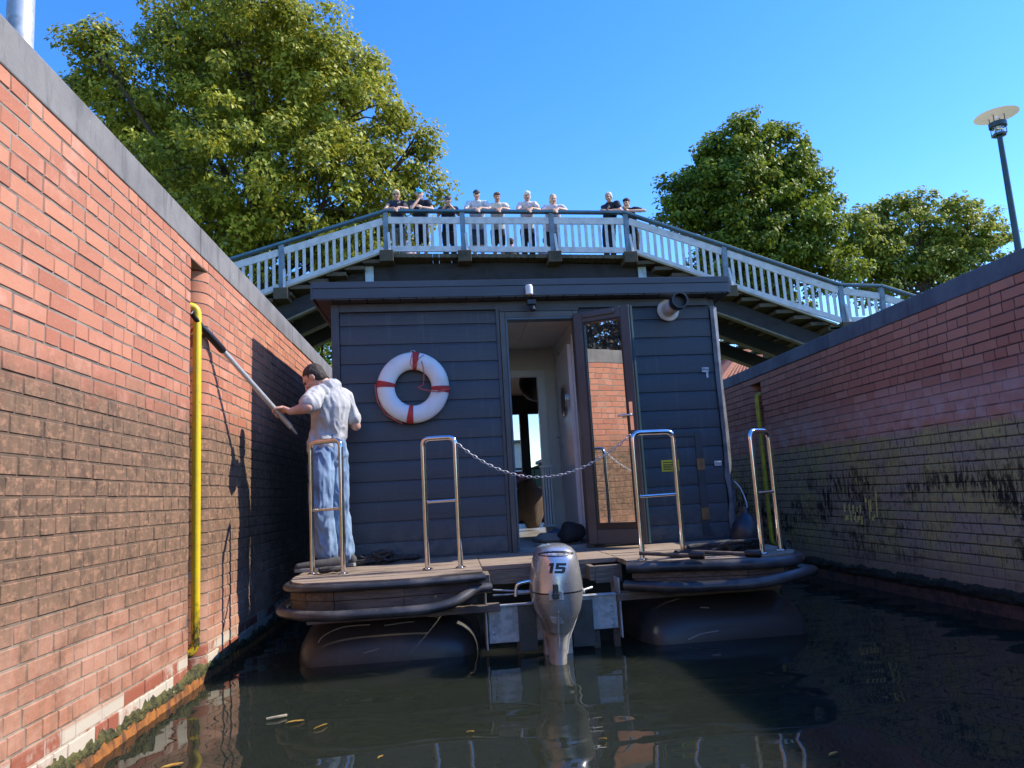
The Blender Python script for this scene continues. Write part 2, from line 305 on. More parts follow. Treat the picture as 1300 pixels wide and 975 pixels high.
# ------------------------------------------------------------------ setting
XL, XR = -1.75, 4.17; ZLB, ZLC, ZRB, ZRC = 2.985, 3.19, 2.52, 2.68
wt = MB(); wt.add([(-400, -60, 0), (400, -60, 0), (400, 900, 0), (-400, 900, 0)], [(0, 1, 2, 3)]); tag(wt.build('water', M['water']), kind='structure')
def bank(x0, x1, z, name):
    m = MB(); m.box((x0, -60, -3), (x1, 62, z)); tag(m.build(name, M['grass']), kind='structure')
bank(-200, XL-.45, ZLC-.06, 'ground'); bank(XR+.45, 200, ZRC-.06, 'ground')
def brick_wall(root, X, sgn, y0, y1, ztop, mat, holes, seed):
    """one brick face at plane X looking towards sgn; holes = (ya, yb, z0, z1); real bricks standing proud of the mortar"""
    rr = random.Random(seed); H = .083; V = []; Fc = []; A = []
    def quad(vs, col):
        o = len(V); V.extend(vs); Fc.append((o, o+1, o+2, o+3) if sgn > 0 else (o+3, o+2, o+1, o)); A.extend([col]*4)
    cuts = sorted(set([y0, y1]+[h_[0] for h_ in holes]+[h_[1] for h_ in holes]))
    for a, b in zip(cuts[:-1], cuts[1:]):
        hs = [h_ for h_ in holes if h_[0] <= a and h_[1] >= b]; segs = [(-2.0, ztop)]
        if hs: segs = [(-2.0, hs[0][2]), (hs[0][3], ztop)]
        for za, zb in segs:
            if zb-za > .005: quad([(X, a, za), (X, b, za), (X, b, zb), (X, a, zb)], (.5, .5, 1, 1))
    z = ztop; row = 0
    while z > -.1:
        z1 = z-.004; z0 = z-H+.006; y = y0-rr.random()*.25
        while y < y1:
            L = .252 if rr.random() < .48 else .124
            a, b = y+.0045, y+L-.0045; y += L
            parts = [(max(a, y0), min(b, y1))]
            for h_ in holes:
                if z0 < h_[3]-.01 and z1 > h_[2]+.01:
                    nxt = []
                    for p, q in parts:
                        if q <= h_[0] or p >= h_[1]: nxt.append((p, q)); continue
                        if p < h_[0]: nxt.append((p, h_[0]))
                        if q > h_[1]: nxt.append((h_[1], q))
                    parts = nxt
            for p, q in parts:
                if q-p < .03: continue
                d = .0028+rr.random()*.0028; e = .0035; c = (rr.random(), rr.random(), 0, 1); t1, t2, t3, t4 = [rr.uniform(-.0016, .0016) for _ in range(4)]
                jz = rr.uniform(-.0015, .0015); o = len(V)
                xo = X; xi = X+sgn*d
                V.extend([(xo, p, z0+jz), (xo, q, z0+jz), (xo, q, z1+jz), (xo, p, z1+jz), (xi+t1, p+e, z0+e+jz), (xi+t2, q-e, z0+e+jz), (xi+t3, q-e, z1-e+jz), (xi+t4, p+e, z1-e+jz)])
                A.extend([c]*8); fs = [(4, 5, 6, 7), (0, 1, 5, 4), (1, 2, 6, 5), (2, 3, 7, 6), (3, 0, 4, 7)]
                for f in fs:
                    f = tuple(i+o for i in f); Fc.append(f if sgn > 0 else f[::-1])
        z -= H; row += 1
    off = OFF[root.name]; me = bpy.data.meshes.new('brickwork'); me.from_pydata([Vector(v)-off for v in V], [], Fc)
    ca = me.color_attributes.new('brick', 'FLOAT_COLOR', 'POINT'); ca.data.foreach_set('color', np.array(A, dtype=np.float32).ravel())
    me.materials.append(mat); o = bpy.data.objects.new('brickwork', me); COL.objects.link(o); o.parent = root; OFF[o.name] = off; return o
def slot(root, X, sgn, ya, yb, z1, mat, depth=.2):
    """the ladder niche: flat back, near side square, far side bull-nosed, built of courses"""
    H = .083; rr = random.Random(3); V = []; Fc = []; A = []
    z = z1
    R_ = .12; yf = yb-R_
    prof = [(X+sgn*.002, ya+.001), (X-sgn*depth, ya+.001), (X-sgn*depth, yf)]
    for k in range(9):
        t = k/8*math.pi/2; prof.append((X-sgn*R_+sgn*(R_+.004)*math.sin(t), yb-R_*math.cos(t)))
    while z > -.15:
        for (za, zb, push, mort) in ((z-.005, z-H+.005, .0, 0), (z-H+.005, z-H-.005, -.006, 1)):
            c = (rr.random(), rr.random(), mort, 1); o = len(V)
            for (x, y) in prof:
                V.append((x+sgn*push, y, za)); V.append((x+sgn*push, y, zb)); A.extend([c, c])
            for i in range(len(prof)-1): Fc.append((o+2*i, o+2*i+2, o+2*i+3, o+2*i+1))
        z -= H
    off = OFF[root.name]; me = bpy.data.meshes.new('niche_lining'); me.from_pydata([Vector(v)-off for v in V], [], Fc)
    ca = me.color_attributes.new('brick', 'FLOAT_COLOR', 'POINT'); ca.data.foreach_set('color', np.array(A, dtype=np.float32).ravel())
    me.materials.append(mat); me.shade_smooth(); me.set_sharp_from_angle(angle=math.radians(40)); o = bpy.data.objects.new('niche_lining', me); COL.objects.link(o); o.parent = root; return o
def rough_strip(X, sgn, y0, y1, zf, depthf, n, seed):
    """bumpy weed / rust band along a wall foot"""
    m = MB(); rings = []
    for i in range(n+1):
        y = y0+(y1-y0)*i/n; ring = []
        a, b = zf(y)
        for k in range(7):
            t = k/6; z = a+(b-a)*t; d = depthf(y, t)*(math.sin(math.pi*min(max(t*.9+.08, 0), 1))**.6); ring.append((X+sgn*max(d, .002), y, z))
        ring += [(X-sgn*.03, y, b), (X-sgn*.03, y, a)]; rings.append(ring)
    return m.loft(rings)
NZ = lambda *a: noise.noise(Vector(a))
# left wall
SL = (5.11, 5.50, -2.0, 2.905)
lw = thing('lock_wall', 'sunlit orange red brick lock wall with yellow pipe beside the person', 'wall', (XL, 5, 0))
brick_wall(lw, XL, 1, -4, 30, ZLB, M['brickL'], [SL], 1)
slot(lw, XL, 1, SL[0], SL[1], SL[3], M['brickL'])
c = MB(); yy = -4.0; k = 0
while yy < 30:
    ln = 3.1; d = .012+.004*math.sin(k*2.1); c.box((XL-.5, yy+.0015, ZLB+.004*math.sin(k*1.7)), (XL+d, yy+ln-.0015, ZLC+.003*math.sin(k))); yy += ln; k += 1
c.build('coping', M['concrete'], lw, bevel=.008)
m = MB(); m.box((XL-.6, -4, -2), (XL-.25, 30, ZLB-.002)); m.box((XL-.28, SL[0]-.02, SL[3]), (XL-.004, SL[1]+.15, ZLB-.003)); m.build('core', M['concrete'], lw)
rough_strip(XL, 1, -4, 22, lambda y: (.040+.008*NZ(y*3, 1, 0), .115+.045*NZ(y*5, 2, 0)+.03*NZ(y*19, 5, 0)), lambda y, t: .014+.014*NZ(y*11, t*3, 4)+.016*NZ(y*37, t*9, 1), 1500, 1).build('moss_fringe', M['moss'], lw, 60)
rough_strip(XL, 1, -4, 22, lambda y: (-.2, .062+.016*NZ(y*6, 8, 0)), lambda y, t: .020+.012*NZ(y*31, t*2, 5)+.012*NZ(y*12, t*3, 9), 1800, 2).build('rusty_edge', M['rust'], lw, 60)
# right wall
SR = (P(969, 520, X=XR).y, P(969, 520, X=XR).y+.42, -2.0, 2.44)
rw = thing('lock_wall', 'shaded red brick lock wall with mossy lower half at right', 'wall', (XR, 8, 0))
brick_wall(rw, XR, -1, -4, 34, ZRB, M['brickR'], [SR], 2)
slot(rw, XR, -1, SR[0], SR[1], SR[3], M['brickR'])
c = MB(); yy = -4.0; k = 0
while yy < 34:
    c.box((XR-.012-.003*math.sin(k*2), yy+.0015, ZRB+.003*math.sin(k*1.7)), (XR+.5, yy+2.9-.0015, ZRC+.003*math.sin(k))); yy += 2.9; k += 1
c.build('coping', M['concreteR'], rw, bevel=.008)
m = MB(); m.box((XR+.25, -4, -2), (XR+.6, 34, ZRB-.002)); m.box((XR+.004, SR[0]-.1, SR[3]), (XR+.28, SR[1]+.02, ZRB-.003)); m.build('core', M['concreteR'], rw)
rough_strip(XR, -1, -4, 26, lambda y: (.10+.02*NZ(y*2, 1, 0), .205+.05*NZ(y*1.6, 2, 3)+.03*NZ(y*7, 2, 0)+.015*NZ(y*25, 5, 0)), lambda y, t: .03+.03*NZ(y*6, t*3, 4)+.015*NZ(y*25, t*9, 1), 1100, 3).build('weed_fringe', M['mossdark'], rw, 60)
rough_strip(XR, -1, -4, 26, lambda y: (-.2, .14+.012*NZ(y*6, 8, 0)), lambda y, t: .02+.012*NZ(y*12, t*6, 9), 900, 4).build('red_edge', M['rustdark'], rw, 60)
# worn yellow marks on the right wall
m = MB()
def stroke(px, a, b, wd=2.6):
    p, q = P(px, a, X=XR-.0125), P(px+(b-a)*.06, b, X=XR-.0125); h = Vector((0, .0105*wd/2, 0)); t = Vector((-.002, 0, 0)); m.hexa([p-h, p+h, p+h+t, p-h+t, q-h, q+h, q+h+t, q-h+t])
for px, a, b, wd in [(1072, 639, 650, 3), (1074, 655, 661, 2.5), (1078, 640, 648, 2), (1080, 648, 662, 2.4), (1083, 641, 652, 3), (1085, 655, 660, 3), (1088, 643, 650, 2), (1086, 650, 664, 1.6), (1089, 655, 663, 2.4), (1092, 641, 651, 2), (1094, 655, 666, 2.4), (1099, 632, 638, 3), (1103, 635, 659, 1.8), (1105, 634, 650, 2), (1108, 656, 661, 3), (1112, 624, 656, 1.7), (1110, 654, 658, 1.8), (1076, 654, 660, 4), (1091, 655, 660, 3.5)]: stroke(px, a, b, wd)
m.build('yellow_paint_marks', pm('worn_yellow', (.95, .82, .22), .7, c2=(.75, .6, .16), vs=25), rw)
# grab poles in the niches
def grab_pole(X, y, z0, z1, sgn, mat, label, r=.029):
    t = thing('grab_pole', label, 'pole', (X, y, z0), 'yellow grab poles in the lock wall niches')
    bx = -sgn*.13
    MB().tube(arc_path([(X+bx, y-.06, z1+.0), (X, y, z1+.02), (X, y, z0), (X+bx, y-.06, z0-.03)], .11, 8), r, 14).build('tube', mat, t, 40)
    m = MB()
    for z in (z0+.5, z1-.45): m.box((min(X, X+bx), y-.012, z-.02), (max(X, X+bx), y+.012, z+.02))
    m.build('bracket', M['galv'], t, bevel=.003, split=True); return t
pt = P(250, 392, X=XL-.03); pb = P(251, 800, X=XL-.03)
grab_pole(XL-.03, 5.35, .21, 2.60, 1, M['yellow'], 'bright yellow grab pole in the niche of the sunlit left wall')
pr = P(967, 512, X=XR); grab_pole(XR-.02, SR[0]+.12, .3, pr.z+.12, -1, M['yellowR'], 'dull yellow grab pole in the niche of the shaded right wall')
# ------------------------------------------------------------------ houseboat
YC = 6.9; X0, X1 = -1.065, 2.665; ZD = .61; ZT = 2.98
def tilt(v): return Vector((v.x, v.y, v.z-.018*(v.x-.8)*max(0, min(1, (v.z-ZD)/2.5))))
hb = thing('houseboat', 'dark grey clad houseboat with open glass door on black pontoons', 'houseboat', (.8, 9, 0))
def bp(m, name, mat, par=None, **k): return m.build(name, mat, par or hb, warp=tilt, **k)
DX0, DX1, DZ0, DZ1 = .575, 1.235, .625, 2.815       # door opening
def boards(m, xa, xb, za, zb, y=YC, pitch=.1815, phase=2.955):
    z = phase
    while z > za:
        t, b = min(z, zb), max(z-pitch, za)
        if t-b > .02 and t > za:
            q = [(y+.030, b), (y, b), (y-.001, t-.034), (y+.003, t-.022), (y+.007, t-.010), (y+.009, t-.003), (y+.030, t-.003)]
            m.loft([[(x, a, c_) for a, c_ in q] for x in (xa, xb)])
        z -= pitch
for q_ in ((X0+.075, DX0-.085, ZD+.02), (DX1+.06, X1-.07, ZD+.02), (DX0-.085, DX1+.06, DZ1+.075)):
    m = MB(); boards(m, *q_, 2.90); bp(m, 'siding', M['siding'], smooth=20)
m = MB(); m.box((X0, YC+.03, ZD), (DX0-.05, YC+.12, ZT)); m.box((DX1+.05, YC+.03, ZD), (X1, YC+.12, ZT)); m.box((DX0-.05, YC+.03, DZ1+.06), (DX1+.05, YC+.12, ZT))
m.box((X0, YC+.12, ZD), (X0+.1, 13.2, ZT)); m.box((X1-.1, YC+.12, ZD), (X1, 8.6, ZT)); m.box((X1-.1, 11, ZD), (X1, 13.2, ZT)); m.box((X1-.1, 8.6, ZD), (X1, 11, 1.3)); m.box((X1-.1, 8.6, 2.5), (X1, 11, ZT))  # unseen opening added in the right side to let sun into the cabin
bp(m, 'cabin_wall', M['trim'])
m = MB(); m.box((X0-.004, YC-.018, ZD-.01), (X0+.07, YC+.06, ZT)); m.box((DX0-.088, YC-.014, ZD), (DX0-.056, YC+.028, DZ1+.10)); m.box((DX0-.054, YC-.014, DZ1+.063), (DX1+.06, YC+.026, DZ1+.10)); m.box((X0+.072, YC-.015, 2.902), (X1-.075, YC+.028, ZT)); m.box((X0+.072, YC-.012, ZD-.012), (DX0-.09, YC+.028, ZD+.018)); m.box((DX1+.06, YC-.012, ZD-.012), (X1-.08, YC+.028, ZD+.018))
bp(m, 'trim_board', M['trim'], bevel=.003, split=True)
m = MB(); zs = [ZD+.0+i*.12 for i in range(20)]
pr_ = []
for z in zs:
    wv = .004*math.sin(z*5)+(.014 if z < 1.35 else 0)*math.sin(z*14); pr_.append([(X1-.068+wv, YC-.022, z), (X1-.03, YC-.026, z), (X1+.026+wv, YC+.05, z), (X1+.026+wv, YC+.058, z), (X1-.03, YC-.012, z)])
m.loft(pr_); bp(m, 'corner_trim', pm('scuffed_aluminium', (.15, .15, .155), .6, 0, c2=(.07, .07, .075), vs=8, bump=.2, bs=25))
# roof
m = MB(); m.box((-1.2, 6.74, 3.005), (2.745, 13.5, 3.10)); bp(m, 'roof', M['fascia'])
m = MB(); m.box((-1.212, 6.724, 3.09), (2.757, 6.738, 3.150)); m.box((-1.208, 6.729, 2.992), (2.752, 6.739, 3.088)); m.box((-1.228, 6.74, 2.985), (-1.202, 13.5, 3.150)); m.box((2.747, 6.74, 2.985), (2.773, 13.5, 3.150)); m.box((-1.2, 6.74, 3.102), (2.745, 13.5, 3.14)); bp(m, 'fascia', M['fascia'], bevel=.003, split=True)
m = MB(); x = -1.18
while x < 2.70: m.box((x, 6.74, 2.983), (min(x+.145, 2.73), YC+.02, 3.003)); x += .155
m.box((-1.19, YC+.02, 2.983), (X0-.002, 13.4, 3.003)); m.box((X1+.002, YC+.02, 2.983), (2.735, 13.4, 3.003)); bp(m, 'soffit', M['trim'])
# door frame
m = MB(); yo, yi = YC-.02, YC+.10
m.box((DX0-.052, yo, DZ0-.02), (DX0, yi, DZ1+.06)); m.box((DX1, yo, DZ0-.02), (DX1+.052, yi, DZ1+.06)); m.box((DX0+.0005, yo, DZ1), (DX1-.0005, yi, DZ1+.06)); df = bp(m, 'door_frame', M['frame'], bevel=.004)
m = MB(); m.box((DX0+.001, yo-.006, DZ0), (DX0+.018, yi+.004, DZ1-.002)); m.box((DX0+.019, yo-.004, DZ1-.018), (DX1-.001, yi+.004, DZ1-.001)); bp(m, 'seal_strip', M['frameblue'], df, split=True)
m = MB(); m.box((DX0-.05, YC-.05, DZ0-.035), (DX1+.05, YC+.14, DZ0-.021)); bp(m, 'threshold', M['galv'], df, bevel=.003)
# open door, hinged at the right jamb
hp = Vector((DX1+.012, YC-.035, 0)); fe = Vector((1.715, 6.56, 0)); dv = (fe-hp); DW = dv.length; dv.normalize(); dn = Vector((dv.y, -dv.x, 0))   # dn faces camera side
if dn.y > 0: dn = -dn
def dbox(m, u0, u1, z0, z1, n0, n1):
    q = [hp+dv*u+dn*n_ for u, n_ in ((u0, n0), (u1, n0), (u1, n1), (u0, n1))]
    m.hexa([Vector((a.x, a.y, z0)) for a in q]+[Vector((a.x, a.y, z1)) for a in q])
ZA, ZB_ = .645, 2.83; sw = .085
m = MB(); dbox(m, 0, sw, ZA, ZB_, -.035, .035); dbox(m, DW-sw, DW, ZA, ZB_, -.035, .035); dbox(m, sw+.0005, DW-sw-.0005, ZB_-.10, ZB_, -.035, .035); dbox(m, sw+.0005, DW-sw-.0005, ZA, ZA+.13, -.035, .035)
door = bp(m, 'door', M['frame'], bevel=.006)
m = MB(); dbox(m, sw+.001, sw+.016, ZA+.131, ZB_-.101, .01, .026); dbox(m, DW-sw-.016, DW-sw-.001, ZA+.131, ZB_-.101, .01, .026); dbox(m, sw+.017, DW-sw-.017, ZB_-.115, ZB_-.101, .01, .026); dbox(m, sw+.0, DW-sw, ZA+.131, ZA+.19, .0, .028); bp(m, 'glazing_bead', M['framedark'], door, split=True)
m = MB(); dbox(m, sw-.01, DW-sw+.01, ZA+.12, ZB_-.09, -.012, .004); bp(m, 'pane', M['pane'], door)
m = MB(); dbox(m, DW-.066, DW-.034, 1.66, 1.92, .036, .046); q = hp+dv*(DW-.05)+dn*.07; q.z = 1.80; m.tube([q-dn*.03, q], .010, 10)
m.tube(arc_path([q-dn*.012, q, q-dv*.125], .02), .0105, 10); q2 = hp+dv*(DW-.05); m.beam((q2.x, q2.y, 1.78), (q2.x-dn.x*.08, q2.y-dn.y*.08, 1.78), .03, .2); bp(m, 'handle', M['chrome'], door, smooth=40)
m = MB(); m.beam(hp+dv*.10+dn*.03+Vector((0, 0, 2.79)), hp+dv*(DW-.14)+dn*.03+Vector((0, 0, 2.79)), .05, .04); bp(m, 'door_closer', M['frame'], door, bevel=.006)
m = MB(); dbox(m, DW+.001, DW+.012, ZA, ZB_, -.03, .02); bp(m, 'edge_seal', M['lampgreen'], door)
# hatch in the siding, right of the door
m = MB()
for a, b in (((1.745, 1.80), (.66, 1.64)), ((2.33, 2.40), (.66, 1.64)), ((1.80, 2.33), (1.60, 1.64))): m.box((a[0], YC-.012, b[0]), (a[1]-.001, YC-.0015, b[1]))
ht = bp(m, 'hatch', M['trim'], bevel=.002)
m = MB()
for z in (1.33, .86):
    m = MB()
    for s in (-1, 1): m.box((2.365+s*.021-.017, YC-.017, z-.055), (2.365+s*.021+.017, YC-.013, z+.055))
    m.tube([(2.365, YC-.018, z-.06), (2.365, YC-.018, z+.06)], .006, 8); bp(m, 'hinge', M['brass'], ht)
m = MB()
for x, z in ((2.535, 1.33), (2.50, 2.25)): m.box((x-.035, YC-.012, z-.025), (x+.035, YC-.003, z+.025)); m.tube([(x-.02, YC-.014, z), (x-.02, YC-.03, z+.01), (x+.02, YC-.03, z+.01), (x+.02, YC-.014, z)], .005, 6)
m.box((2.505, YC-.010, 2.17), (2.525, YC-.004, 2.23)); bp(m, 'hasp', M['galv'], hb, bevel=.002, split=True)
m = MB(); m.box((1.985, YC-.0062, 1.275), (2.155, YC-.0032, 1.385)); st = bp(m, 'warning_sticker', M['sticker'])
m = MB()
for z, w_ in ((1.362, .13), (1.34, .10), (1.325, .12), (1.31, .08), (1.295, .11)): m.box((2.0, YC-.0072, z-.004), (2.0+w_, YC-.0064, z+.004))
bp(m, 'printed_lines', M['black'], st)
# flue, camera, lamp
fp = P(847, 392, Y=YC)
m = MB(); m.lathe([(.02, .0), (.105, .002), (.11, .008), (.105, .02), (.072, .03), (.07, .05)], (fp.x, YC-.014, fp.z), (0, -1, 0), 28); m.lathe([(.066, .03), (.066, .30), (.064, .301)], (fp.x, YC-.014, fp.z), (0, -1, 0), 28)
fl = bp(m, 'flue_pipe', pm('cream_flue', (.70, .66, .60), .4, c2=(.55, .47, .38), vs=7), smooth=40)
m = MB(); m.lathe([(.055, .29), (.076, .29), (.078, .30), (.078, .40), (.070, .402), (.062, .40), (.062, .33), (.02, .33)], (fp.x, YC-.014, fp.z), (0, -1, 0), 28); bp(m, 'flue_cap', M['black'], fl, smooth=40)
cp = P(672, 367, Y=6.66)
m = MB(); m.lathe([(.01, -.05), (.034, -.045), (.036, .03), (.028, .045), (.01, .05)], (cp.x, 6.68, cp.z), (0, 0, 1), 16); bp(m, 'security_camera', M['white'], smooth=40)
m = MB(); m.box((cp.x-.02, 6.70, cp.z-.13), (cp.x+.06, 6.78, cp.z-.09)); m.lathe([(.01, 0), (.03, .01), (.03, .05), (.015, .06)], (cp.x+.03, 6.74, cp.z-.14), (0, -.3, -1), 12); bp(m, 'floodlight', M['black'])
# ---- decks, beams, bumpers
def platform(poly, zt, th, board, name):
    m = MB(); m.extrude([(x, y, zt-th) for x, y in poly], (0, 0, th)); return m
PL = [(.19, 5.36), (-.35, 5.30), (-.85, 5.31), (-1.06, 5.40), (-1.20, 5.58), (-1.24, 5.9), (-1.24, 6.9), (.19, 6.9)]
PR = [(1.25, 5.42), (1.6, 5.30), (2.05, 5.18), (2.33, 5.20), (2.50, 5.36), (2.56, 5.65), (2.57, 6.9), (1.25, 6.9)]
def shrink(poly, d):
    cx = sum(p[0] for p in poly)/len(poly); cy = sum(p[1] for p in poly)/len(poly); return [(x+(cx-x)*d, y+(cy-y)*d) for x, y in poly]
def planked(m, poly, zt, th, wd=.12):
    """planks running along X clipped to the outline"""
    ys = [p[1] for p in poly]; y = min(ys)
    def span(yv):
        xs = []
        for i in range(len(poly)):
            (xa, ya), (xb, yb) = poly[i], poly[(i+1) % len(poly)]
            if (ya-yv)*(yb-yv) <= 0 and ya != yb: xs.append(xa+(xb-xa)*(yv-ya)/(yb-ya))
        return (min(xs), max(xs)) if len(xs) > 1 else None
    while y < max(ys)-.01:
        a, b = y+.002, min(y+wd-.002, max(ys)); sa, sb = span(a+.001), span(b-.001); dz = random.uniform(-.003, .003)
        if sa and sb: m.hexa([(sa[0], a, zt-th), (sa[1], a, zt-th), (sb[1], b, zt-th), (sb[0], b, zt-th), (sa[0], a, zt+dz), (sa[1], a, zt+dz), (sb[1], b, zt+dz), (sb[0], b, zt+dz)])
        y += wd
for poly, nm in ((PL, 0), (PR, 1)):
    m = MB(); planked(m, poly, ZD, .035); bp(m, 'deck', M['deck'], bevel=.003)
m = MB(); planked(m, [(.195, 5.80), (1.245, 5.80), (1.245, 6.9), (.195, 6.9)], ZD, .035); bp(m, 'deck', M['deck'], bevel=.003)
# front boards under the decks
m = MB()
def follow(m, poly, k0, k1, inset, z0, z1, th=.03):
    pts = shrink(poly, inset)[k0:k1]
    for a, b in zip(pts[:-1], pts[1:]): m.beam((a[0], a[1], (z0+z1)/2), (b[0], b[1], (z0+z1)/2), th, z1-z0)
follow(m, PL, 0, 6, .035, .485, .57); follow(m, PR, 0, 6, .035, .485, .57); bp(m, 'front_board', M['beamdark'], bevel=.003, split=True)
m = MB(); follow(m, PL, 0, 6, .06, .40, .482, .04); follow(m, PR, 0, 6, .06, .43, .482, .04); bp(m, 'front_board', M['beamdark'], bevel=.003, split=True)
m = MB(); m.box((-1.05, 5.40, .325), (.30, 5.52, .372)); m.box((1.16, 5.46, .33), (2.4, 5.58, .385)); bp(m, 'cross_beam', M['beam'], bevel=.004, split=True)
m = MB(); m.add([], []); m.hexa([(-.16, 5.335, .455), (.13, 5.37, .475), (.13, 5.43, .475), (-.16, 5.40, .455), (-.16, 5.335, .475), (.13, 5.37, .505), (.13, 5.43, .505), (-.16, 5.40, .475)]); m.box((-.05, 5.362, .476), (.16, 5.40, .53)); bp(m, 'fresh_board', M['fresh'], split=True)
def zpath(poly, idx, zs, out): 
    pts = shrink(poly, -out); return [(pts[i][0], pts[i][1], z) for i, z in zip(idx, zs)]
up = smooth_path([(.20, 5.36, .573)]+zpath(PL, [1, 2, 3, 4, 5], [.570, .572, .57, .567, .565], .018)+[(-1.27, 6.8, .565)], 8)
bp(MB().tube(up, .034, 14, flat=.8), 'rubber_bumper', M['rubber'], smooth=60)
lo = smooth_path([(.24, 5.40, .495), (.12, 5.36, .488), (-.02, 5.27, .43), (-.2, 5.22, .402), (-.5, 5.20, .400), (-.9, 5.215, .402), (-1.12, 5.33, .41), (-1.25, 5.56, .41), (-1.285, 5.9, .41), (-1.28, 6.8, .42)], 8)
bp(MB().tube(lo, .041, 14, flat=.85), 'rubber_bumper', M['rubber'], smooth=60)
up = smooth_path([(1.23, 5.40, .565)]+zpath(PR, [1, 2, 3, 4, 5], [.563, .560, .558, .558, .556], .018)+[(2.60, 6.8, .55)], 8)
bp(MB().tube(up, .042, 14, flat=.9), 'rubber_bumper', M['rubber'], smooth=60)
lo = smooth_path([(1.22, 5.43, .44), (1.5, 5.24, .43), (1.8, 5.16, .43), (2.1, 5.10, .44), (2.36, 5.12, .47), (2.54, 5.28, .475), (2.63, 5.55, .45), (2.66, 6.8, .44)], 8)
bp(MB().tube(lo, .046, 14, flat=.85), 'rubber_bumper', M['rubber'], smooth=60)
# middle beam with the motor notch
m = MB(); m.box((.245, 5.80, .465), (1.02, 5.855, .572)); m.box((.19, 5.53, .455), (.242, 5.80, .572)); m.box((1.0, 5.62, .465), (1.04, 5.799, .572)); m.box((1.042, 5.62, .445), (1.245, 5.67, .572)); m.box((.10, 5.48, .455), (.189, 5.53, .565)); bp(m, 'deck_beam', M['beam'], bevel=.004, split=True)
m = MB(); m.box((-.4, 6.4, -.2), (1.7, 6.45, .57)); bp(m, 'void_screen', M['black'])  # black sheet added as the dark void under the deck, blocking bright gaps
# pontoons
def pontoon(cx, w_, y0, y1, z0, zt):
    m = MB(); rings = []
    ys = [(0, .30), (.04, .55), (.12, .75), (.26, .90), (.5, .975), (.8, 1.0), (1.6, 1.0), (y1-y0, 1.0)]
    for dy, k in ys:
        ring = []; hz = (zt-z0)/2; cz = (zt+z0)/2
        for j in range(36):
            t = 2*math.pi*j/36; cx_, sz = math.cos(t), math.sin(t); e = .62
            ring.append((cx+math.copysign(abs(cx_)**e, cx_)*w_/2*(k*.30+.70), y0+dy, cz+math.copysign(abs(sz)**.75, sz)*hz*k))
        rings.append(ring)
    m.loft(rings); return m
from mathutils.bvhtree import BVHTree
SCUFF = pm('pale_scuff', (.42, .40, .36), .8)
for args, marks in (((-.52, 1.40, 5.60, 12.8, -.42, .36), [[(404, 816), (410, 808), (422, 801), (436, 796), (452, 794), (470, 793)], [(488, 794), (508, 791), (526, 789)], [(462, 829), (474, 826), (482, 823)]]), ((1.99, 1.34, 5.45, 12.8, -.42, .37), [[(889, 771), (900, 771.5)], [(874, 812), (890, 805), (912, 801)]])):
    pmb = pontoon(*args); pv = [tilt(v) for v in pmb.v]; bv = BVHTree.FromPolygons(pv, pmb.f); po = bp(pmb, 'pontoon', M['pont'], smooth=60); m = MB()
    for mk in marks:
        pts = []
        for x, y in mk:
            h_ = bv.ray_cast(EYEV, (WR @ Vector((x-650, 487.5-y, -F))).normalized())
            if h_[0] is not None: pts.append(h_[0]+Vector((0, -.002, 0)))
        if len(pts) > 1: m.tube(smooth_path(pts, 4), .0045, 6)
    if m.v: m.build('scuff_mark', SCUFF, po, split=True)
# motor bracket
m = MB(); YB = 5.50
for xa, xb, z0, z1 in ((.215, .62, .09, .345), (.80, 1.16, .135, .375)):
    m.box((xa, YB, z0), (xb, YB+.012, z1)); m.box((xa, YB-.03, z1), (xb, YB+.05, z1+.008))
m.box((.195, YB-.035, .05), (.207, YB+.25, .46)); m.box((1.175, YB-.035, .07), (1.187, YB+.25, .49)); m.box((.50, YB+.005, .20), (.93, YB+.02, .36))
br = bp(m, 'motor_bracket', M['galv'], bevel=.003)
m = MB()
for x, zs_ in ((.25, (.12, .16, .22, .26)), (1.12, (.17, .21, .26, .30))):
    for z in zs_: m.lathe([(.011, 0), (.011, .006), (.006, .008)], (x, YB-.001, z), (0, -1, 0), 10)
bp(m, 'bolt', M['galv'], br, split=True)
for (xa, xb, z0, z1) in ((.43, .56, .03, .34), (.82, .975, .03, .35)):
    m = MB(); m.box((xa, YB-.03, z0), (xb, YB-.004, z1))
    for i in range(9):
        for j in range(18):
            x = xa+.01+(xb-xa-.02)*(i+.5*(j % 2))/9; z = .045+.29*j/18
            if x < xb-.018: m.beam((x, YB-.031, z), (x+.008, YB-.031, z+.012), .003, .003)
    bp(m, 'rubber_pad', M['rubber'], br)
m = MB()
for x in (.42, .98, 1.13): m.box((x, YB+.03, -.2), (x+.045, YB+.07, .12))
bp(m, 'bracket_leg', M['beamdark'], br, split=True)
# handrails
def handrail(fa, fb, pa, pb, midpx):
    A, B = P(*fa, Z=ZD), P(*fb, Z=ZD); ta, tb = P(*pa, Y=A.y), P(*pb, Y=B.y); zt = (ta.z+tb.z)/2
    ta.z = tb.z = zt; mz = P(*midpx, Y=A.y).z
    m = MB(); m.tube(arc_path([A, Vector((A.x, A.y, zt)), Vector((B.x, B.y, zt)), B], .06, 8), .0205, 14)
    h = bp(m, 'handrail', M['chrome'], smooth=50)
    bp(MB().tube([(A.x, A.y, mz), (B.x, B.y, mz+.004)], .011, 10), 'mid_bar', M['chrome'], h, smooth=50)
    m = MB()
    for q in (A, B): m.lathe([(.042, 0), (.042, .006), (.03, .012), (.022, .013)], (q.x, q.y, ZD), (0, 0, 1), 18)
    bp(m, 'foot_flange', M['chrome'], h, smooth=40, split=True); return A, B, zt
handrail((397, 729), (436, 729), (405, 563), (439, 561), (400, 649))
r2 = handrail((543, 723), (585, 721), (541, 555), (582, 559), (560, 637))
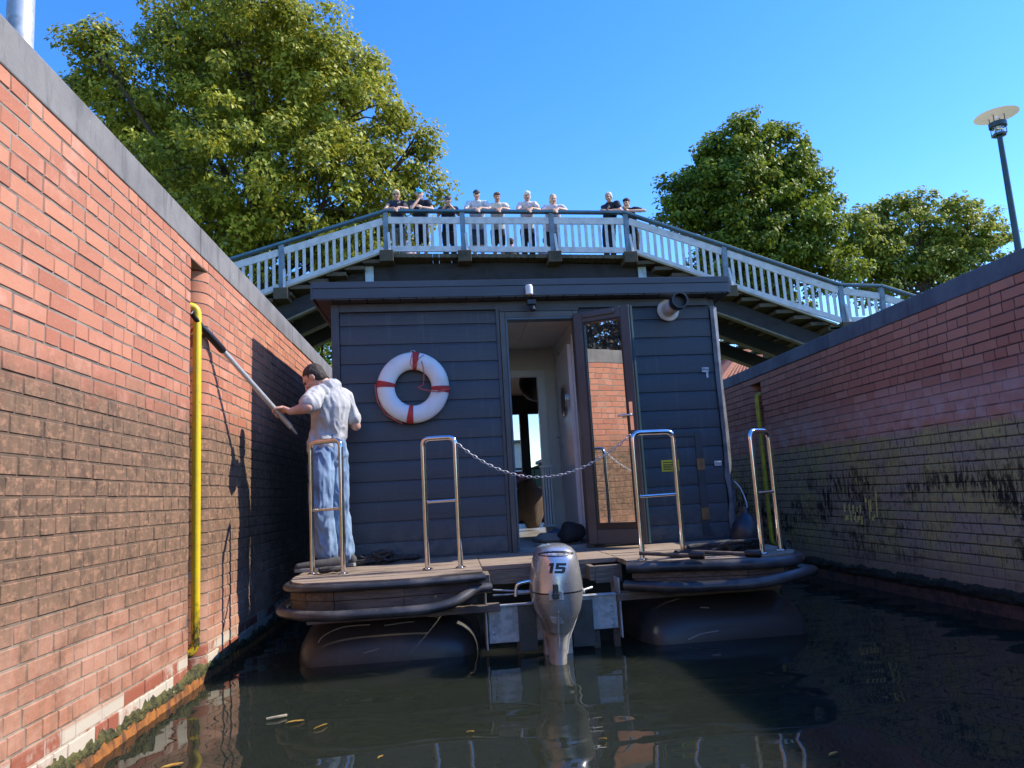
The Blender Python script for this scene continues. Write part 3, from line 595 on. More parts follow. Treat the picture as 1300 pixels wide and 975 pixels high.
r3 = handrail((816, 711), (868, 707), (808, 548), (858, 547), (830, 629))
handrail((968, 703), (991, 699), (957, 544), (977, 547), (970, 625))
# interior
m = MB(); m.box((X0+.101, YC+.121, .60), (X1-.101, 13.0, .635)); bp(m, 'floor', M['floor'])
m = MB(); m.box((X0+.101, YC+.121, 2.88), (X1-.101, 13.0, 2.95)); m.box((.16, YC+.123, 2.868), (.19, 13, 2.8795)); m.box((.84, YC+.123, 2.868), (.85, 8.6, 2.8795)); bp(m, 'ceiling', M['inwall'])
HX = 1.30; PY = 8.75
m = MB(); m.box((.2, YC+.125, .636), (.25, PY, 2.879)); m.box((HX, YC+.125, .636), (HX+.05, PY, 2.879)); m.box((.25, PY+.0, 2.62), (HX, PY+.06, 2.879)); m.box((1.17, PY, .636), (HX-.001, PY+.06, 2.619)); m.box((.25, PY, .636), (.42, PY+.06, 2.619)); bp(m, 'partition', M['inwall'], split=True)
m = MB(); m.box((1.075, PY-.03, .636), (1.169, PY+.08, 2.54)); m.box((.42, PY-.03, 2.54), (1.169, PY+.08, 2.619)); m.box((.421, PY-.03, .636), (.49, PY+.08, 2.54)); bp(m, 'inner_frame', M['indoor'], bevel=.005, split=True)
m = MB(); m.box((HX-.05, 7.45, .66), (HX-.004, 8.30, 2.66)); ind = bp(m, 'inner_door', M['indoor'], bevel=.004)
m = MB(); m.lathe([(.15, 0), (.175, .004), (.175, .016), (.15, .02), (.14, .01)], (HX-.05, 7.86, 2.12), (-1, 0, 0), 28); bp(m, 'porthole_rim', M['chrome'], ind, smooth=40)
m = MB(); m.lathe([(.145, .004), (.145, .012), (.10, .013)], (HX-.05, 7.86, 2.12), (-1, 0, 0), 28); bp(m, 'porthole_glass', M['framedark'], ind)
m = MB(); m.box((HX-.056, 8.18, 1.55), (HX-.0505, 8.22, 1.80)); m.tube(arc_path([(HX-.05, 8.2, 1.75), (HX-.10, 8.2, 1.75), (HX-.10, 8.06, 1.75)], .02), .010, 8); bp(m, 'handle', M['galv'], ind)
m = MB(); m.box((HX-.016, 7.36, .66), (HX-.002, 7.448, 2.74)); m.box((HX-.016, 8.302, .66), (HX-.002, 8.39, 2.74)); bp(m, 'door_lining', M['indoor'], ind, split=True)
m = MB()
for i in range(4): m.box((1.03+.03*i, 8.45, .78), (1.052+.03*i, 8.56, 1.42))
m.box((1.02, 8.44, 1.42), (1.16, 8.57, 1.45)); m.box((1.02, 8.44, .75), (1.16, 8.57, .78)); m.tube([(1.09, 8.5, .76), (1.09, 8.5, .64)], .012, 8); bp(m, 'radiator', M['indoor'], bevel=.004)
# glazed far end
m = MB()
for xa, xb in ((X0, -.6), (.35, .42), (.80, .98), (1.24, 1.40), (1.9, 2.0), (2.5, X1)): m.box((xa, 13.0, .62), (xb, 13.1, 2.55))
m.box((X0, 13.0, 2.552), (X1, 13.12, ZT)); m.box((X0, 12.99, .60), (X1, 13.11, .70)); bp(m, 'front_glazing_frame', M['framedark'])
m = MB(); m.box((X0, 13.04, .7), (X1, 13.05, 2.55)); bp(m, 'front_pane', M['clear'])
m = MB()
for i in range(16): m.tube([(-.9+i*.23, 14.6, .6), (-.9+i*.23, 14.6, 1.62)], .012, 6)
m.beam((-1, 14.6, 1.63), (2.6, 14.6, 1.63), .05, .04); m.beam((-1, 14.6, 1.2), (2.6, 14.6, 1.2), .02, .02); bp(m, 'front_railing', M['framedark'])
m = MB(); m.box((-1.2, 13.1, .5), (2.7, 14.8, .6)); bp(m, 'deck', M['deck'])
# things inside
t = thing('pendant_lamp', 'black globe lamp hanging inside the cabin behind the open doorway', 'lamp', (1.16, 10.2, 2.35))
lp_ = P(683, 486, Y=10.2); MB().ball(lp_, .27, 28, 18).build('lamp_shade', M['framedark'], t, 60); MB().tube([lp_+Vector((0, 0, .26)), (lp_.x, lp_.y, 2.88)], .008, 8).build('cord', M['black'], t)
def soft(name, label, cat, c_, r, mat, n_amp=.25, seed=0, flat=0):
    m = MB(); m.ball(c_, r, 26, 16); c_ = Vector(c_)
    for v in m.v:
        d = v-c_; k = 1+n_amp*NZ(d.x*4/max(r[0], .05)*.3+seed, d.y*4/max(r[1], .05)*.3, d.z*4/max(r[2], .05)*.3)+.08*NZ(d.x*25, d.y*25, d.z*25+seed); v.xyz = c_+d*k; v.z = max(v.z, c_.z-r[2]*.93)
    o = m.build(name, mat, None, 60, loc=(c_.x, c_.y, c_.z-r[2])); return tag(o, label, cat)
soft('jacket', 'brown jacket slumped over a chair inside the cabin', 'jacket', (1.02, 10.3, 1.02), (.2, .18, .38), pm('brown_cloth', (.11, .075, .052), .95), .6, 2)
soft('blanket', 'pink blanket piled on the table inside the cabin', 'blanket', (.90, 11.6, 1.36), (.34, .2, .12), pm('pink_cloth', (.42, .16, .18), .95), .3, 5)
soft('bag', 'small red bag on the cabin floor', 'bag', (.81, 11.0, .75), (.09, .1, .12), pm('red_cloth', (.5, .03, .03), .8), .2, 7)
soft('bag', 'dark bag lying just inside the doorway by the jamb', 'bag', (1.13, 7.25, .74), (.13, .12, .105), pm('black_cloth', (.02, .02, .023), .8), .3, 9)
soft('cloth', 'crumpled grey cloth on the cabin floor behind the outboard motor', 'cloth', (.93, 7.35, .69), (.16, .14, .055), pm('grey_cloth', (.25, .23, .20), .95), .4, 12)
soft('cloth', 'blue cloth lying beside the dark bag in the doorway', 'cloth', (1.03, 7.6, .70), (.09, .09, .07), pm('blue_cloth', (.08, .12, .2), .95), .3, 14)
t = thing('table', 'wooden table by the glazed end inside the cabin', 'table', (.95, 11.6, .636))
m = MB(); m.box((.6, 11.2, 1.20), (1.5, 12.0, 1.235)); m.build('tabletop', M['edgewood'], t)
for x in (.64, 1.44):
    for y in (11.24, 11.94): MB().box((x, y, .636), (x+.04, y+.04, 1.198)).build('leg', M['framedark'], t)
# ------------------------------------------------------------------ outboard motor
YM = 5.18
def sell(cx, y0, y1, z, w_, n=32, e=.72):
    return [Vector((cx+math.copysign(abs(math.cos(t))**e, math.cos(t))*w_/2, (y0+y1)/2+math.copysign(abs(math.sin(t))**e, math.sin(t))*(y1-y0)/2, z)) for t in [2*math.pi*j/n for j in range(n)]]
def msec(py, xl, xr, y0, y1, e=.72):
    a, b = P(xl, py, Y=YM), P(xr, py, Y=YM); return sell((a.x+b.x)/2, y0, y1, (a.z+b.z)/2, (b-a).length, 32, e)
om = thing('outboard_motor', 'silver outboard motor numbered 15 mounted on the stern bracket', 'outboard motor', (.69, 5.2, 0))
cowl = MB(); rings = [msec(690.5, 696, 712, 5.12, 5.30), msec(692, 688, 719, 5.07, 5.38), msec(695.5, 683, 725, 5.03, 5.44), msec(701, 680, 730, 5.00, 5.48), msec(710, 678, 733, 4.98, 5.51), msec(724, 676, 736, 4.965, 5.52), msec(738, 674.5, 738.5, 4.96, 5.53), msec(747.5, 674, 739.5, 4.96, 5.53)]
cowl.loft(rings); cw = cowl.build('cowl', M['silver'], om, 50)
m = MB(); m.loft([msec(747.6, 674.6, 739, 4.963, 5.527), msec(749.4, 674.6, 739, 4.963, 5.527)]); m.build('seam', M['black'], om)
m = MB(); m.loft([msec(749.5, 674, 739.5, 4.96, 5.53), msec(760, 676, 739, 4.965, 5.52), msec(772, 679, 737, 4.98, 5.50), msec(782, 684, 733, 5.0, 5.46), msec(790, 688, 729, 5.02, 5.43), msec(799, 691, 724.5, 5.04, 5.40)]); lwc = m.build('lower_cowl', M['silver'], om, 50)
m = MB(); m.loft([msec(799.5, 691.5, 724, 5.05, 5.38, .9), msec(807, 694, 722, 5.06, 5.36, .9), msec(815, 696.5, 720.5, 5.07, 5.34, .9), msec(828, 698, 720, 5.08, 5.33, .9), msec(860, 699, 720, 5.08, 5.33, .9)])
m.build('leg', M['silverdirt'], om, 50)
m = MB()
def onm(px, py, d=0.0, y=4.985): q = P(px, py, Y=y-d); return q
a, b = onm(709, 776, .02, 5.0), onm(709, 822, .02, 5.07); m.beam(a, b, .012, .02, (0, 1, 0)); m.build('spine', M['silverdirt'], om, bevel=.003)
m = MB()
for s_ in (-1, 1):
    q = [onm(709+s_*2, 784, .01, 5.0), onm(709+s_*11, 783, .0, 5.0), onm(709+s_*8, 791, .01, 5.02), onm(709+s_*2, 793, .012, 5.02)]
    m.extrude(q, (0, .03, 0))
m.build('exhaust_vent', M['silverdirt'], om, bevel=.003, split=True)
# vent slit: black decal painting the shade of a recess, wrapped round the cowl
from mathutils.bvhtree import BVHTree
def bvh(mbs): return BVHTree.FromPolygons([v for v in mbs.v], [f for f in mbs.f])
tree = bvh(cowl)
def wrap(px, py, lift):
    d = WR @ Vector((px-650, 487.5-py, -F)); h_ = tree.ray_cast(EYEV, d.normalized())
    if h_[0] is None: return P(px, py, Y=5.0)
    return h_[0]+h_[1].normalized()*lift*(1 if h_[1].y < 0 else -1)
def inside(x, y, poly):
    c_ = False; j = len(poly)-1
    for i in range(len(poly)):
        (xi, yi), (xj, yj) = poly[i], poly[j]
        if (yi > y) != (yj > y) and x < (xj-xi)*(y-yi)/(yj-yi)+xi: c_ = not c_
        j = i
    return c_
def decal(polys, lift, step, name, mat, par):
    """a thin sticker following the cowl"""
    m = MB(); xs = [p[0] for q in polys for p in q]; ys = [p[1] for q in polys for p in q]; y = min(ys)
    while y < max(ys):
        x = min(xs); run = None
        while x < max(xs)+step:
            on = any(inside(x+step/2, y+step/2, q) for q in polys)
            if on: m.add([wrap(x, y, lift), wrap(x+step, y, lift), wrap(x+step, y+step, lift), wrap(x, y+step, lift)], [(0, 1, 2, 3)])
            x += step
        y += step
    return m.build(name, mat, par)
ov = [(705.5+22.5*math.copysign(abs(math.cos(t))**.8, math.cos(t)), 703.2-.0*t+3.6*math.sin(t)-.035*(705.5+22*math.cos(t)-705)) for t in [2*math.pi*i/30 for i in range(30)]]
decal([ov], .0012, .5, 'painted_air_slot', M['black'], cw)
ov2 = [(705.5+19*math.cos(t), 704.2+1.6*math.sin(t)) for t in [2*math.pi*i/24 for i in range(24)]]
decal([ov2], .0024, .5, 'air_slot_lip', M['silverdirt'], cw)
def G(x, y): return (694.5+x*1.0+(13-y)*.16, 714.8+y-.0*x)     # slanted digits
one = [(1.6, 0), (7.0, 0), (7.0, 13), (2.7, 13), (2.7, 3.4), (.2, 3.4)]
five = [[(9.6, 0), (22.6, 0), (22.6, 3.2), (13.6, 3.2), (13.6, 4.9), (20.6, 4.9), (22.6, 6.6), (22.6, 11.3), (20.6, 13), (9.2, 13), (9.2, 9.9), (18.4, 9.9), (18.4, 7.9), (9.6, 7.9)]]
decal([[G(*p) for p in one]]+[[G(*p) for p in q] for q in five], .0012, .4, 'number_15', M['black'], cw)
m = MB(); a = onm(705, 742, .0, 4.955); b = onm(706, 760, .012, 4.955); m.beam(a, b, .036, .03, (0, 1, 0)); m.beam(onm(705.5, 753, .02, 4.955), onm(706, 761, .025, 4.955), .044, .03, (0, 1, 0)); m.build('latch', M['black'], om, bevel=.006)
m = MB(); m.beam(onm(697, 757, 0, 4.965), onm(715, 756, 0, 4.965), .012, .06, (0, 0, 1)); m.build('latch_plate', M['silverdirt'], om, bevel=.004)
m = MB(); m.tube(arc_path([P(655, 757, Y=5.35), P(655, 741, Y=5.35), P(676, 737, Y=5.35)], .05), .012, 10); m.build('tilt_handle', M['chrome'], om, 50)
m = MB(); m.tube([P(626, 749, Y=5.45), P(650, 750, Y=5.42), P(676, 751, Y=5.38)], .006, 8); m.tube([P(626, 756, Y=5.45), P(655, 754, Y=5.42), P(676, 752, Y=5.38)], .006, 8); m.tube([P(655, 753, Y=5.4), P(678, 751, Y=5.38)], .015, 10); m.build('steering_cable', M['galv'], om, 50)
m = MB(); m.tube([P(735, 751, Y=5.3), P(752, 745.5, Y=5.35)], .010, 8); m.lathe([(.02, 0), (.02, .03)], P(737, 751, Y=5.28), (1, -.2, 0), 10); m.box((.60, 5.40, .0), (.80, 5.49, .40)); m.build('clamp_bracket', M['silverdirt'], om, 40, bevel=.003)
m = MB(); m.tube([P(735, 775, Y=5.25), P(722, 812, Y=5.22), P(720, 830, Y=5.22)], .006, 8); m.build('water_hose', M['white'], om, 50)
# ------------------------------------------------------------------ lifebuoy, chain, ropes
lc = P(524.5, 492, Y=6.84); lr = .252; lt = .083
lb = thing('lifebuoy', 'white lifebuoy with four red bands hung on the dark siding', 'lifebuoy', lc)
def ringpt(a, r, y=0): return lc+Vector((math.cos(a)*r, y, math.sin(a)*r))
m = MB(); R0 = lr; m.v = []; n1, n2 = 72, 20
for i in range(n1):
    a = 2*math.pi*i/n1
    for j in range(n2):
        b = 2*math.pi*j/n2; m.v.append(ringpt(a, R0+lt*math.cos(b), .052*math.sin(b)))
for i in range(n1):
    for j in range(n2): m.f.append((i*n2+j, i*n2+(j+1) % n2, ((i+1) % n1)*n2+(j+1) % n2, ((i+1) % n1)*n2+j))
m.build('ring', pm('lifebuoy_foam', (.74, .735, .71), .45, c2=(.62, .58, .50), vs=5, bump=.15, bs=35, patch=(.5, .75)), lb, 80)
for deg in (83, 172, 263, -6):
    m = MB(); w_ = .075
    for i in range(5):
        a = math.radians(deg)+(i/4-.5)*.2
        for j in range(20):
            b = 2*math.pi*j/20; m.v.append(ringpt(a, R0+(lt+.004)*math.cos(b), (.052+.004)*math.sin(b)))
    for i in range(4):
        for j in range(20): m.f.append((i*20+j, i*20+(j+1) % 20, (i+1)*20+(j+1) % 20, (i+1)*20+j))
    m.build('red_band', M['red'], lb, 80)
m = MB()
cordp = [ringpt(math.radians(d_), R0+lt+.012+.006*math.sin(d_), -.01) for d_ in range(172, 262, 10)]; m.tube(smooth_path(cordp, 3), .006, 8)
m.tube(smooth_path([P(535, 458, Y=6.77), P(538, 472, Y=6.775), P(537, 488, Y=6.79), P(531, 492, Y=6.80), P(545, 496, Y=6.78), P(558, 497, Y=6.76), P(572, 493, Y=6.77)], 5), .005, 8)
m.tube(smooth_path([P(523, 450, Y=6.78), P(521, 462, Y=6.77), P(526, 466, Y=6.77), P(532, 455, Y=6.77), P(538, 451, Y=6.78)], 5), .004, 8)
m.build('cord', M['redcord'], lb, 50)
m = MB(); q = P(524, 448, Y=6.83); m.tube([q+Vector((math.cos(t)*.024, 0, math.sin(t)*.024)) for t in [2*math.pi*i/16 for i in range(16)]], .004, 6, True); m.build('hook_ring', M['galv'], lb)
m = MB(); ra, rb = r2[1], r3[0]; a = Vector((ra.x-.01, ra.y-.005, r2[2]-.02)); b = Vector((rb.x-.02, rb.y, r3[2]-.02))
ch = thing('safety_chain', 'steel link chain sagging between the two middle handrails', 'chain', a)
N = 46
pts = []
for i in range(N+1):
    t = i/N; q = a.lerp(b, t); q.z -= .30*4*t*(1-t)*(1+.10*(.5-t)); pts.append(q)
for i in range(N):
    p, q = pts[i], pts[i+1]; d = (q-p).normalized(); c_ = (p+q)/2; up_ = Vector((0, 0, 1)) if i % 2 else Vector((0, 1, 0)); s_ = (up_-d*up_.dot(d)).normalized(); L = (q-p).length*.5+.005
    m.tube([c_+d*math.cos(u)*L+s_*math.sin(u)*.009 for u in [2*math.pi*k/10 for k in range(10)]], .0032, 6, True)
m.build('links', M['galv'], ch, 60)
def rope_heap(name, label, spots, r, mat, z0, seed, cat='rope'):
    rr = random.Random(seed); m = MB(); cx = sum(s_[0] for s_ in spots)/len(spots); cy = sum(s_[1] for s_ in spots)/len(spots)
    for (x, y, a, b, turns, lay) in spots:
        path = []
        for i in range(int(turns*14)):
            t = i/14*2*math.pi; k = 1+.35*NZ(i*.21, seed, x*3); path.append((x+math.cos(t+.4*NZ(i*.1, 3, seed))*a*k, y+math.sin(t)*b*k, z0+r+lay*1.5*abs(NZ(i*.13, seed+4, 1))+lay*.35*(1+math.sin(t*.5))+.01*NZ(i*.5, seed, 9)))
        m.tube(smooth_path(path, 2), r, 7)
    t = m.build(name, mat, None, 60, loc=(cx, cy, z0)); return tag(t, label, cat)
q = P(487, 716, Z=ZD); rope_heap('rope', 'tangled black rope heap on the left deck behind the person', [(q.x-.05, q.y+.05, .13, .07, 4, .05), (q.x+.14, q.y+.06, .16, .05, 3, .03), (q.x-.18, q.y+.02, .16, .05, 3, .02), (q.x+.0, q.y, .07, .05, 4, .07), (-.98, 6.02, .07, .06, 3, .02)], .013, M['blackrope'], ZD, 3)
q = P(925, 703, Z=ZD); rope_heap('rope', 'pile of dark ropes and hoses on the right deck', [(q.x-.1, q.y+.05, .2, .1, 3, .05), (q.x+.12, q.y+.05, .15, .09, 4, .06), (q.x+.02, q.y-.02, .12, .07, 3, .06), (q.x-.3, q.y, .13, .06, 2, .02)], .015, M['blackrope'], ZD, 8)
for px, py, lab in ((895, 706, 'black handled rod end lying on the deck beside the third handrail'), (967, 704, 'black handled rod end lying against the rightmost handrail')):
    e = P(px, py-1, Z=ZD+.03); t = thing('boat_hook', lab, 'boat hook', e, 'rods lying on the right deck')
    MB().lathe([(.0, 0), (.026, .004), (.028, .02), (.026, .10), (.02, .11)], e, (-.85, .5, .02), 14).build('grip', M['black'], t, 40)
    MB().tube([e+Vector((-.09, .055, 0)), e+Vector((-.40, .26, .02))], .014, 10).build('shaft', M['beamdark'], t, 40)
bq = P(948, 676, Y=6.3); t = thing('buoy_fender', 'dark navy round fender hanging behind the rightmost handrail', 'fender', bq)
MB().lathe([(.01, -.15), (.07, -.14), (.12, -.08), (.135, 0), (.115, .08), (.06, .14), (.03, .17), (.035, .21), (.01, .215)], bq, (.05, 0, 1), 24).build('body', M['blue'], t, 60)
MB().tube(smooth_path([P(946, 656, Y=6.3), P(948, 640, Y=6.5), P(940, 620, Y=6.8), P(932, 611, Y=6.88)], 6), .006, 8).build('line', M['galv'], t)
q = P(1000, 697, Z=ZD); t = thing('shackle', 'small black ring standing on the right deck corner', 'ring', q)
MB().tube([q+Vector((.035*math.cos(u), .02*math.cos(u), .03+.035*math.sin(u))) for u in [2*math.pi*k/16 for k in range(16)]], .009, 8, True).build('ring', M['black'], t, 60)
# drifting leaves and a stick on the water
def drift(name, label, cat, px, py, L, wd, ang, mat, grp=None):
    q = P(px, py, Z=.004); d = Vector((math.cos(ang), math.sin(ang), 0)); s_ = Vector((-d.y, d.x, 0)); m = MB()
    pr = [(-1, .0), (-.5, .8), (.2, 1), (.7, .5), (1, 0)]
    top = [q+d*L*a+s_*wd*b+Vector((0, 0, .006)) for a, b in pr]+[q+d*L*a-s_*wd*b+Vector((0, 0, .006+.006*b)) for a, b in pr[-2:0:-1]]
    m.extrude(top, (0, 0, -.004)); return tag(m.build(name, mat, None, loc=(q.x, q.y, 0)), label, cat, grp)
fl_ = pm('fallen_leaf', (.42, .26, .04), .7, c2=(.3, .13, .02), vs=30)
tag(MB().tube([P(338, 913, Z=.01), P(352, 910, Z=.014), P(364, 908, Z=.01)], .008, 7).build('stick', M['edgewood'], None, loc=P(350, 910, Z=0)), 'pale stick floating on the water near the left wall', 'stick')
for i, (px, py, L, wd, a, lab) in enumerate([(374, 917, .05, .02, .3, 'brown floating leaf just right of the pale stick'), (407, 923, .045, .008, .9, 'narrow straw floating below the left pontoon'), (597, 930, .02, .012, .2, 'tiny leaf floating between stick and motor'), (483, 962, .02, .01, 1, 'tiny floating leaf nearest the bottom edge left of the motor'), (1058, 958, .03, .012, .5, 'floating leaf at the lower right on dark water'), (765, 939, .02, .01, 0, 'tiny orange leaf floating right of the motor reflection'), (218, 973, .05, .025, .6, 'orange leaf floating at the foot of the left wall'), (600, 855, .016, .016, .3, 'orange speck of a leaf floating by the left pontoon')]):
    drift('floating_leaf', lab, 'leaf', px, py, L, wd, a, fl_, 'leaves floating on the water')
# ------------------------------------------------------------------ footbridge
YB = 17.0
B = lambda px, py, dy=0: P(px, py, Y=YB+dy)
fb = thing('footbridge', 'arched wooden footbridge with grey balusters crossing behind the houseboat', 'footbridge', B(640, 330))
def polyz(pts):                      # z of a polyline given as world points, at x
    pts = sorted(pts, key=lambda p: p.x)
    def f(x):
        for a, b in zip(pts[:-1], pts[1:]):
            if a.x <= x <= b.x: return a.z+(b.z-a.z)*(x-a.x)/(b.x-a.x)
        a, b = (pts[0], pts[1]) if x < pts[0].x else (pts[-2], pts[-1]); return a.z+(b.z-a.z)*(x-a.x)/(b.x-a.x)
    return f
zrail = polyz([B(250, 343), B(490, 268), B(640, 269), B(803, 270.5), B(1058, 362), B(1110, 361), B(1165, 378)])
zup = polyz([B(280, 343), B(490, 280), B(640, 280), B(803, 281), B(1058, 368), B(1108, 374), B(1165, 390)])
zlow = polyz([B(280, 391), B(490, 316), B(640, 316.5), B(803, 318), B(1058, 408), B(1108, 402), B(1165, 420)])
post_px = [250, 357, 490, 588, 701, 796, 917, 1058, 1109, 1165]
post_x = [B(p, 300).x for p in post_px]
DW_ = 3.7
for side, y in ((0, YB), (1, YB+DW_-.1)):
    for i, x in enumerate(post_x):
        zb = zlow(x)-.10; MB().box((x-.06, y-.045, zb), (x+.06, y+.045, zrail(x)-.03)).build('post', M['post'], fb, bevel=.006)
        if side == 0: MB().beam((x+.085, y-.13, zb-.02), (x+.065, y-.02, zb+.50), .045, .06, (1, 0, 0)).build('brace', M['railwhite'], fb, bevel=.004)
    for i in range(len(post_x)-1):
        xa, xb = post_x[i], post_x[i+1]; m = MB(); e = .058
        for zf, h_ in ((zup, .17), (zlow, .14)): 
            a, b = xa+e, xb-e; m.beam((a, y, zf(a)-.0), (b, y, zf(b)-.0), .05, h_, (0, 0, 1))
        n = max(2, round((xb-xa)/.175)); 
        for k in range(1, n):
            x = xa+(xb-xa)*k/n; m.box((x-.036, y-.012, zlow(x)+.05), (x+.036, y+.012, zup(x)-.06))
        m.build('railing_panel', M['railwhite'], fb, bevel=.004)
        m = MB(); m.beam((xa-.0, y-.01, zrail(xa)), (xb, y-.01, zrail(xb)), .15, .06); m.build('handrail', M['railblue'], fb, bevel=.01)
xa, xb = B(484, 325).x, B(808, 325).x; zd = (zlow(xa)+zlow(xb))/2-.14
x = xa
m = MB()
while x < xb: m.box((x, YB-.10, zlow(x)-.24), (min(x+.145, xb), YB+DW_, zlow(x)-.15)); x += .152
m.build('deck', M['bdeck'], fb)
for pts_ in ([B(240, 400).x, xa], [xb, B(1058, 400).x]):
    m = MB(); r_ = []
    for x in pts_: z_ = zlow(x)-.075; r_.append([(x, YB-.09, z_), (x, YB+DW_, z_), (x, YB+DW_, z_-.06), (x, YB-.09, z_-.06)])
    m.loft(r_); m.build('ramp_boards', M['bdeck'], fb)
    m = MB(); m.beam((pts_[0], YB-.115, zlow(pts_[0])-.10), (pts_[1], YB-.115, zlow(pts_[1])-.10), .03, .045); m.build('edge_strip', M['edgewood'], fb)
# stair treads down both sides, and joists under the posts
x = xa-.42; k = 0
while x > -9.5: zt_ = zlow(x+.21)-.06; MB().box((x-.02, YB-.08+.02*(k % 2), zt_-.19), (x+.44, YB+DW_, zt_-.10)).build('tread', M['joist'], fb, bevel=.006); x -= .42; k += 1
x = xb
while x < B(1050, 400).x: zt_ = zlow(x+.21)-.06; MB().box((x-.02, YB-.08+.02*(k % 2), zt_-.19), (x+.44, YB+DW_, zt_-.10)).build('tread', M['joist'], fb, bevel=.006); x += .42; k += 1
xl_ = B(1050, 400).x; MB().box((xl_, YB-.08, zlow(xl_+.2)-.22), (B(1200, 400).x, YB+DW_, zlow(xl_+.2)-.10)).build('landing', M['bdeck'], fb)
for x in post_x[1:8]: MB().box((x-.15, YB-.20, zlow(x)-.36), (x+.17, YB+.3, zlow(x)-.085)).build('joist_end', M['joist'], fb, bevel=.01)
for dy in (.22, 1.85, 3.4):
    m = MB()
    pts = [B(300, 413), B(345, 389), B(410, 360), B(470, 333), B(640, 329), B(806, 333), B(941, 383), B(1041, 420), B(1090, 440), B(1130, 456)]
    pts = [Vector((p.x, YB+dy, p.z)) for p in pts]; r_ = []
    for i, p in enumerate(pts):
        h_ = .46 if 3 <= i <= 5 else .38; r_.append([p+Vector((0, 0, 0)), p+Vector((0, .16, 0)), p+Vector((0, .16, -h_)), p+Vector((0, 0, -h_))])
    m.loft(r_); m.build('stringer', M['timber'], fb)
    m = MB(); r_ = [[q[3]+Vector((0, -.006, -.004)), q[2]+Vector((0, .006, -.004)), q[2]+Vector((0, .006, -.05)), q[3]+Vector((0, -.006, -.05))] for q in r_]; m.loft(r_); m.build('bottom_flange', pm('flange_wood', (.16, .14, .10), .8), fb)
for px in (469, 815):
    q = B(px, 346, .2); MB().box((q.x-.10, q.y-.03, q.z-.26), (q.x+.10, q.y+.01, q.z+.17)).build('splice_plate', pm('pale_blue_paint', (.38, .50, .58), .5), fb, bevel=.004)
# ------------------------------------------------------------------ lamps, poles
q0, q1 = P(1293, 318, Y=14), P(1269, 172, Y=14); lx = (q0.x+q1.x)/2
t = thing('street_lamp', 'dark slim street lamp with pale dish shade standing behind the right wall', 'street lamp', (lx, 14, ZRC-.06))
MB().tube([(lx, 14, ZRC-.1), (lx, 14, 4.6), (lx, 14, q1.z)], [.075, .072, .052], 16).build('post', M['lampgreen'], t, 60)
zt = q1.z
m = MB(); m.lathe([(.05, 0), (.13, .01), (.14, .05), (.06, .07)], (lx, 14, zt-.02), n=24)
for k in range(4):
    u = k*math.pi/2+.5; m.tube([(lx+.15*math.cos(u), 14+.15*math.sin(u), zt+.0), (lx+.15*math.cos(u), 14+.15*math.sin(u), zt+.47)], .009, 6); m.beam((lx, 14, zt+.02), (lx+.15*math.cos(u), 14+.15*math.sin(u), zt+.02), .02, .02)
m.lathe([(.165, .19), (.172, .19), (.172, .29), (.165, .29)], (lx, 14, zt), n=28); m.build('lantern_frame', M['lampgreen'], t, 40)
MB().lathe([(.10, .05), (.115, .07), (.115, .17), (.10, .18)], (lx, 14, zt), n=20).build('glass', M['lampgl'], t, 50)
m = MB(); m.lathe([(.13, .20), (.15, .27), (.12, .30)], (lx, 14, zt), n=24); m.build('reflector', M['dish'], t, 50)
m = MB(); dn_ = 40; dr = [(.02, .425), (.20, .44), (.40, .455), (.425, .46)]; m.loft([[(lx+r_*math.cos(2*math.pi*j/dn_), 14+r_*math.sin(2*math.pi*j/dn_), zt+h_) for j in range(dn_)] for r_, h_ in dr], cap=False); m.build('dish', M['dish'], t, 50)
q = P(27, 20, X=XL-.32); t = thing('pole', 'galvanised steel pole rising behind the left wall coping at the top corner', 'pole', (q.x, q.y, ZLC-.06))
MB().tube([(q.x, q.y, ZLC-.1), (q.x, q.y, ZLC+.5), (q.x, q.y, ZLC+4)], [.062, .058, .045], 20).build('shaft', M['galv'], t, 60)
MB().tube([(q.x-.045, q.y-.035, ZLC-.1), (q.x-.04, q.y-.03, ZLC+4)], .008, 8).build('cable', M['galv'], t, 60)
# ------------------------------------------------------------------ houses
def hip_house(name, label, x0, x1, y0, y1, zg, ze, zr, wallm, seed):
    h_ = thing(name, label, 'house', ((x0+x1)/2, (y0+y1)/2, zg)); MB().box((x0+.3, y0+.3, zg), (x1-.3, y1-.3, ze)).build('wall', wallm, h_)
    d = (y1-y0)/2; r0, r1 = Vector((x0+d, (y0+y1)/2, zr)), Vector((x1-d, (y0+y1)/2, zr)); m = MB()
    A, B_, C_, D_ = Vector((x0, y0, ze)), Vector((x1, y0, ze)), Vector((x1, y1, ze)), Vector((x0, y1, ze))
    m.add([A, B_, C_, D_, r0, r1], [(0, 1, 5, 4), (1, 2, 5), (2, 3, 4, 5), (3, 0, 4), (0, 3, 2, 1)])
    def rows(p, q, a, b, n):         # rolls of pantiles up a slope
        for i in range(n):
            t_ = i/n; lo_, hi_ = p.lerp(q, t_), a.lerp(b, min(1, max(0, (t_*(q-p).length-(a-p).dot((q-p).normalized()))/max((b-a).length, .01)))); m.tube([lo_+Vector((0, 0, .03)), hi_+Vector((0, 0, .03))], .07, 6)
    rows(A, B_, r0, r1, int((x1-x0)/.22)); nn = 24
    for i in range(nn): m.tube([A.lerp(D_, (i+.5)/nn)+Vector((0, 0, .03)), r0+Vector((0, 0, .03))], [.08, .03], 6)
    for i in range(9):
        t_ = (i+.3)/9
        for p, q in ((A.lerp(r0, t_), B_.lerp(r1, t_)), (A.lerp(r0, t_), D_.lerp(r0, t_))): m.tube([p, q], .05, 6)
    m.tube([A, r0], .13, 8); m.tube([B_, r1], .13, 8); m.tube([r0, r1], .13, 8)
    m.build('roof', M['tile'], h_); return h_
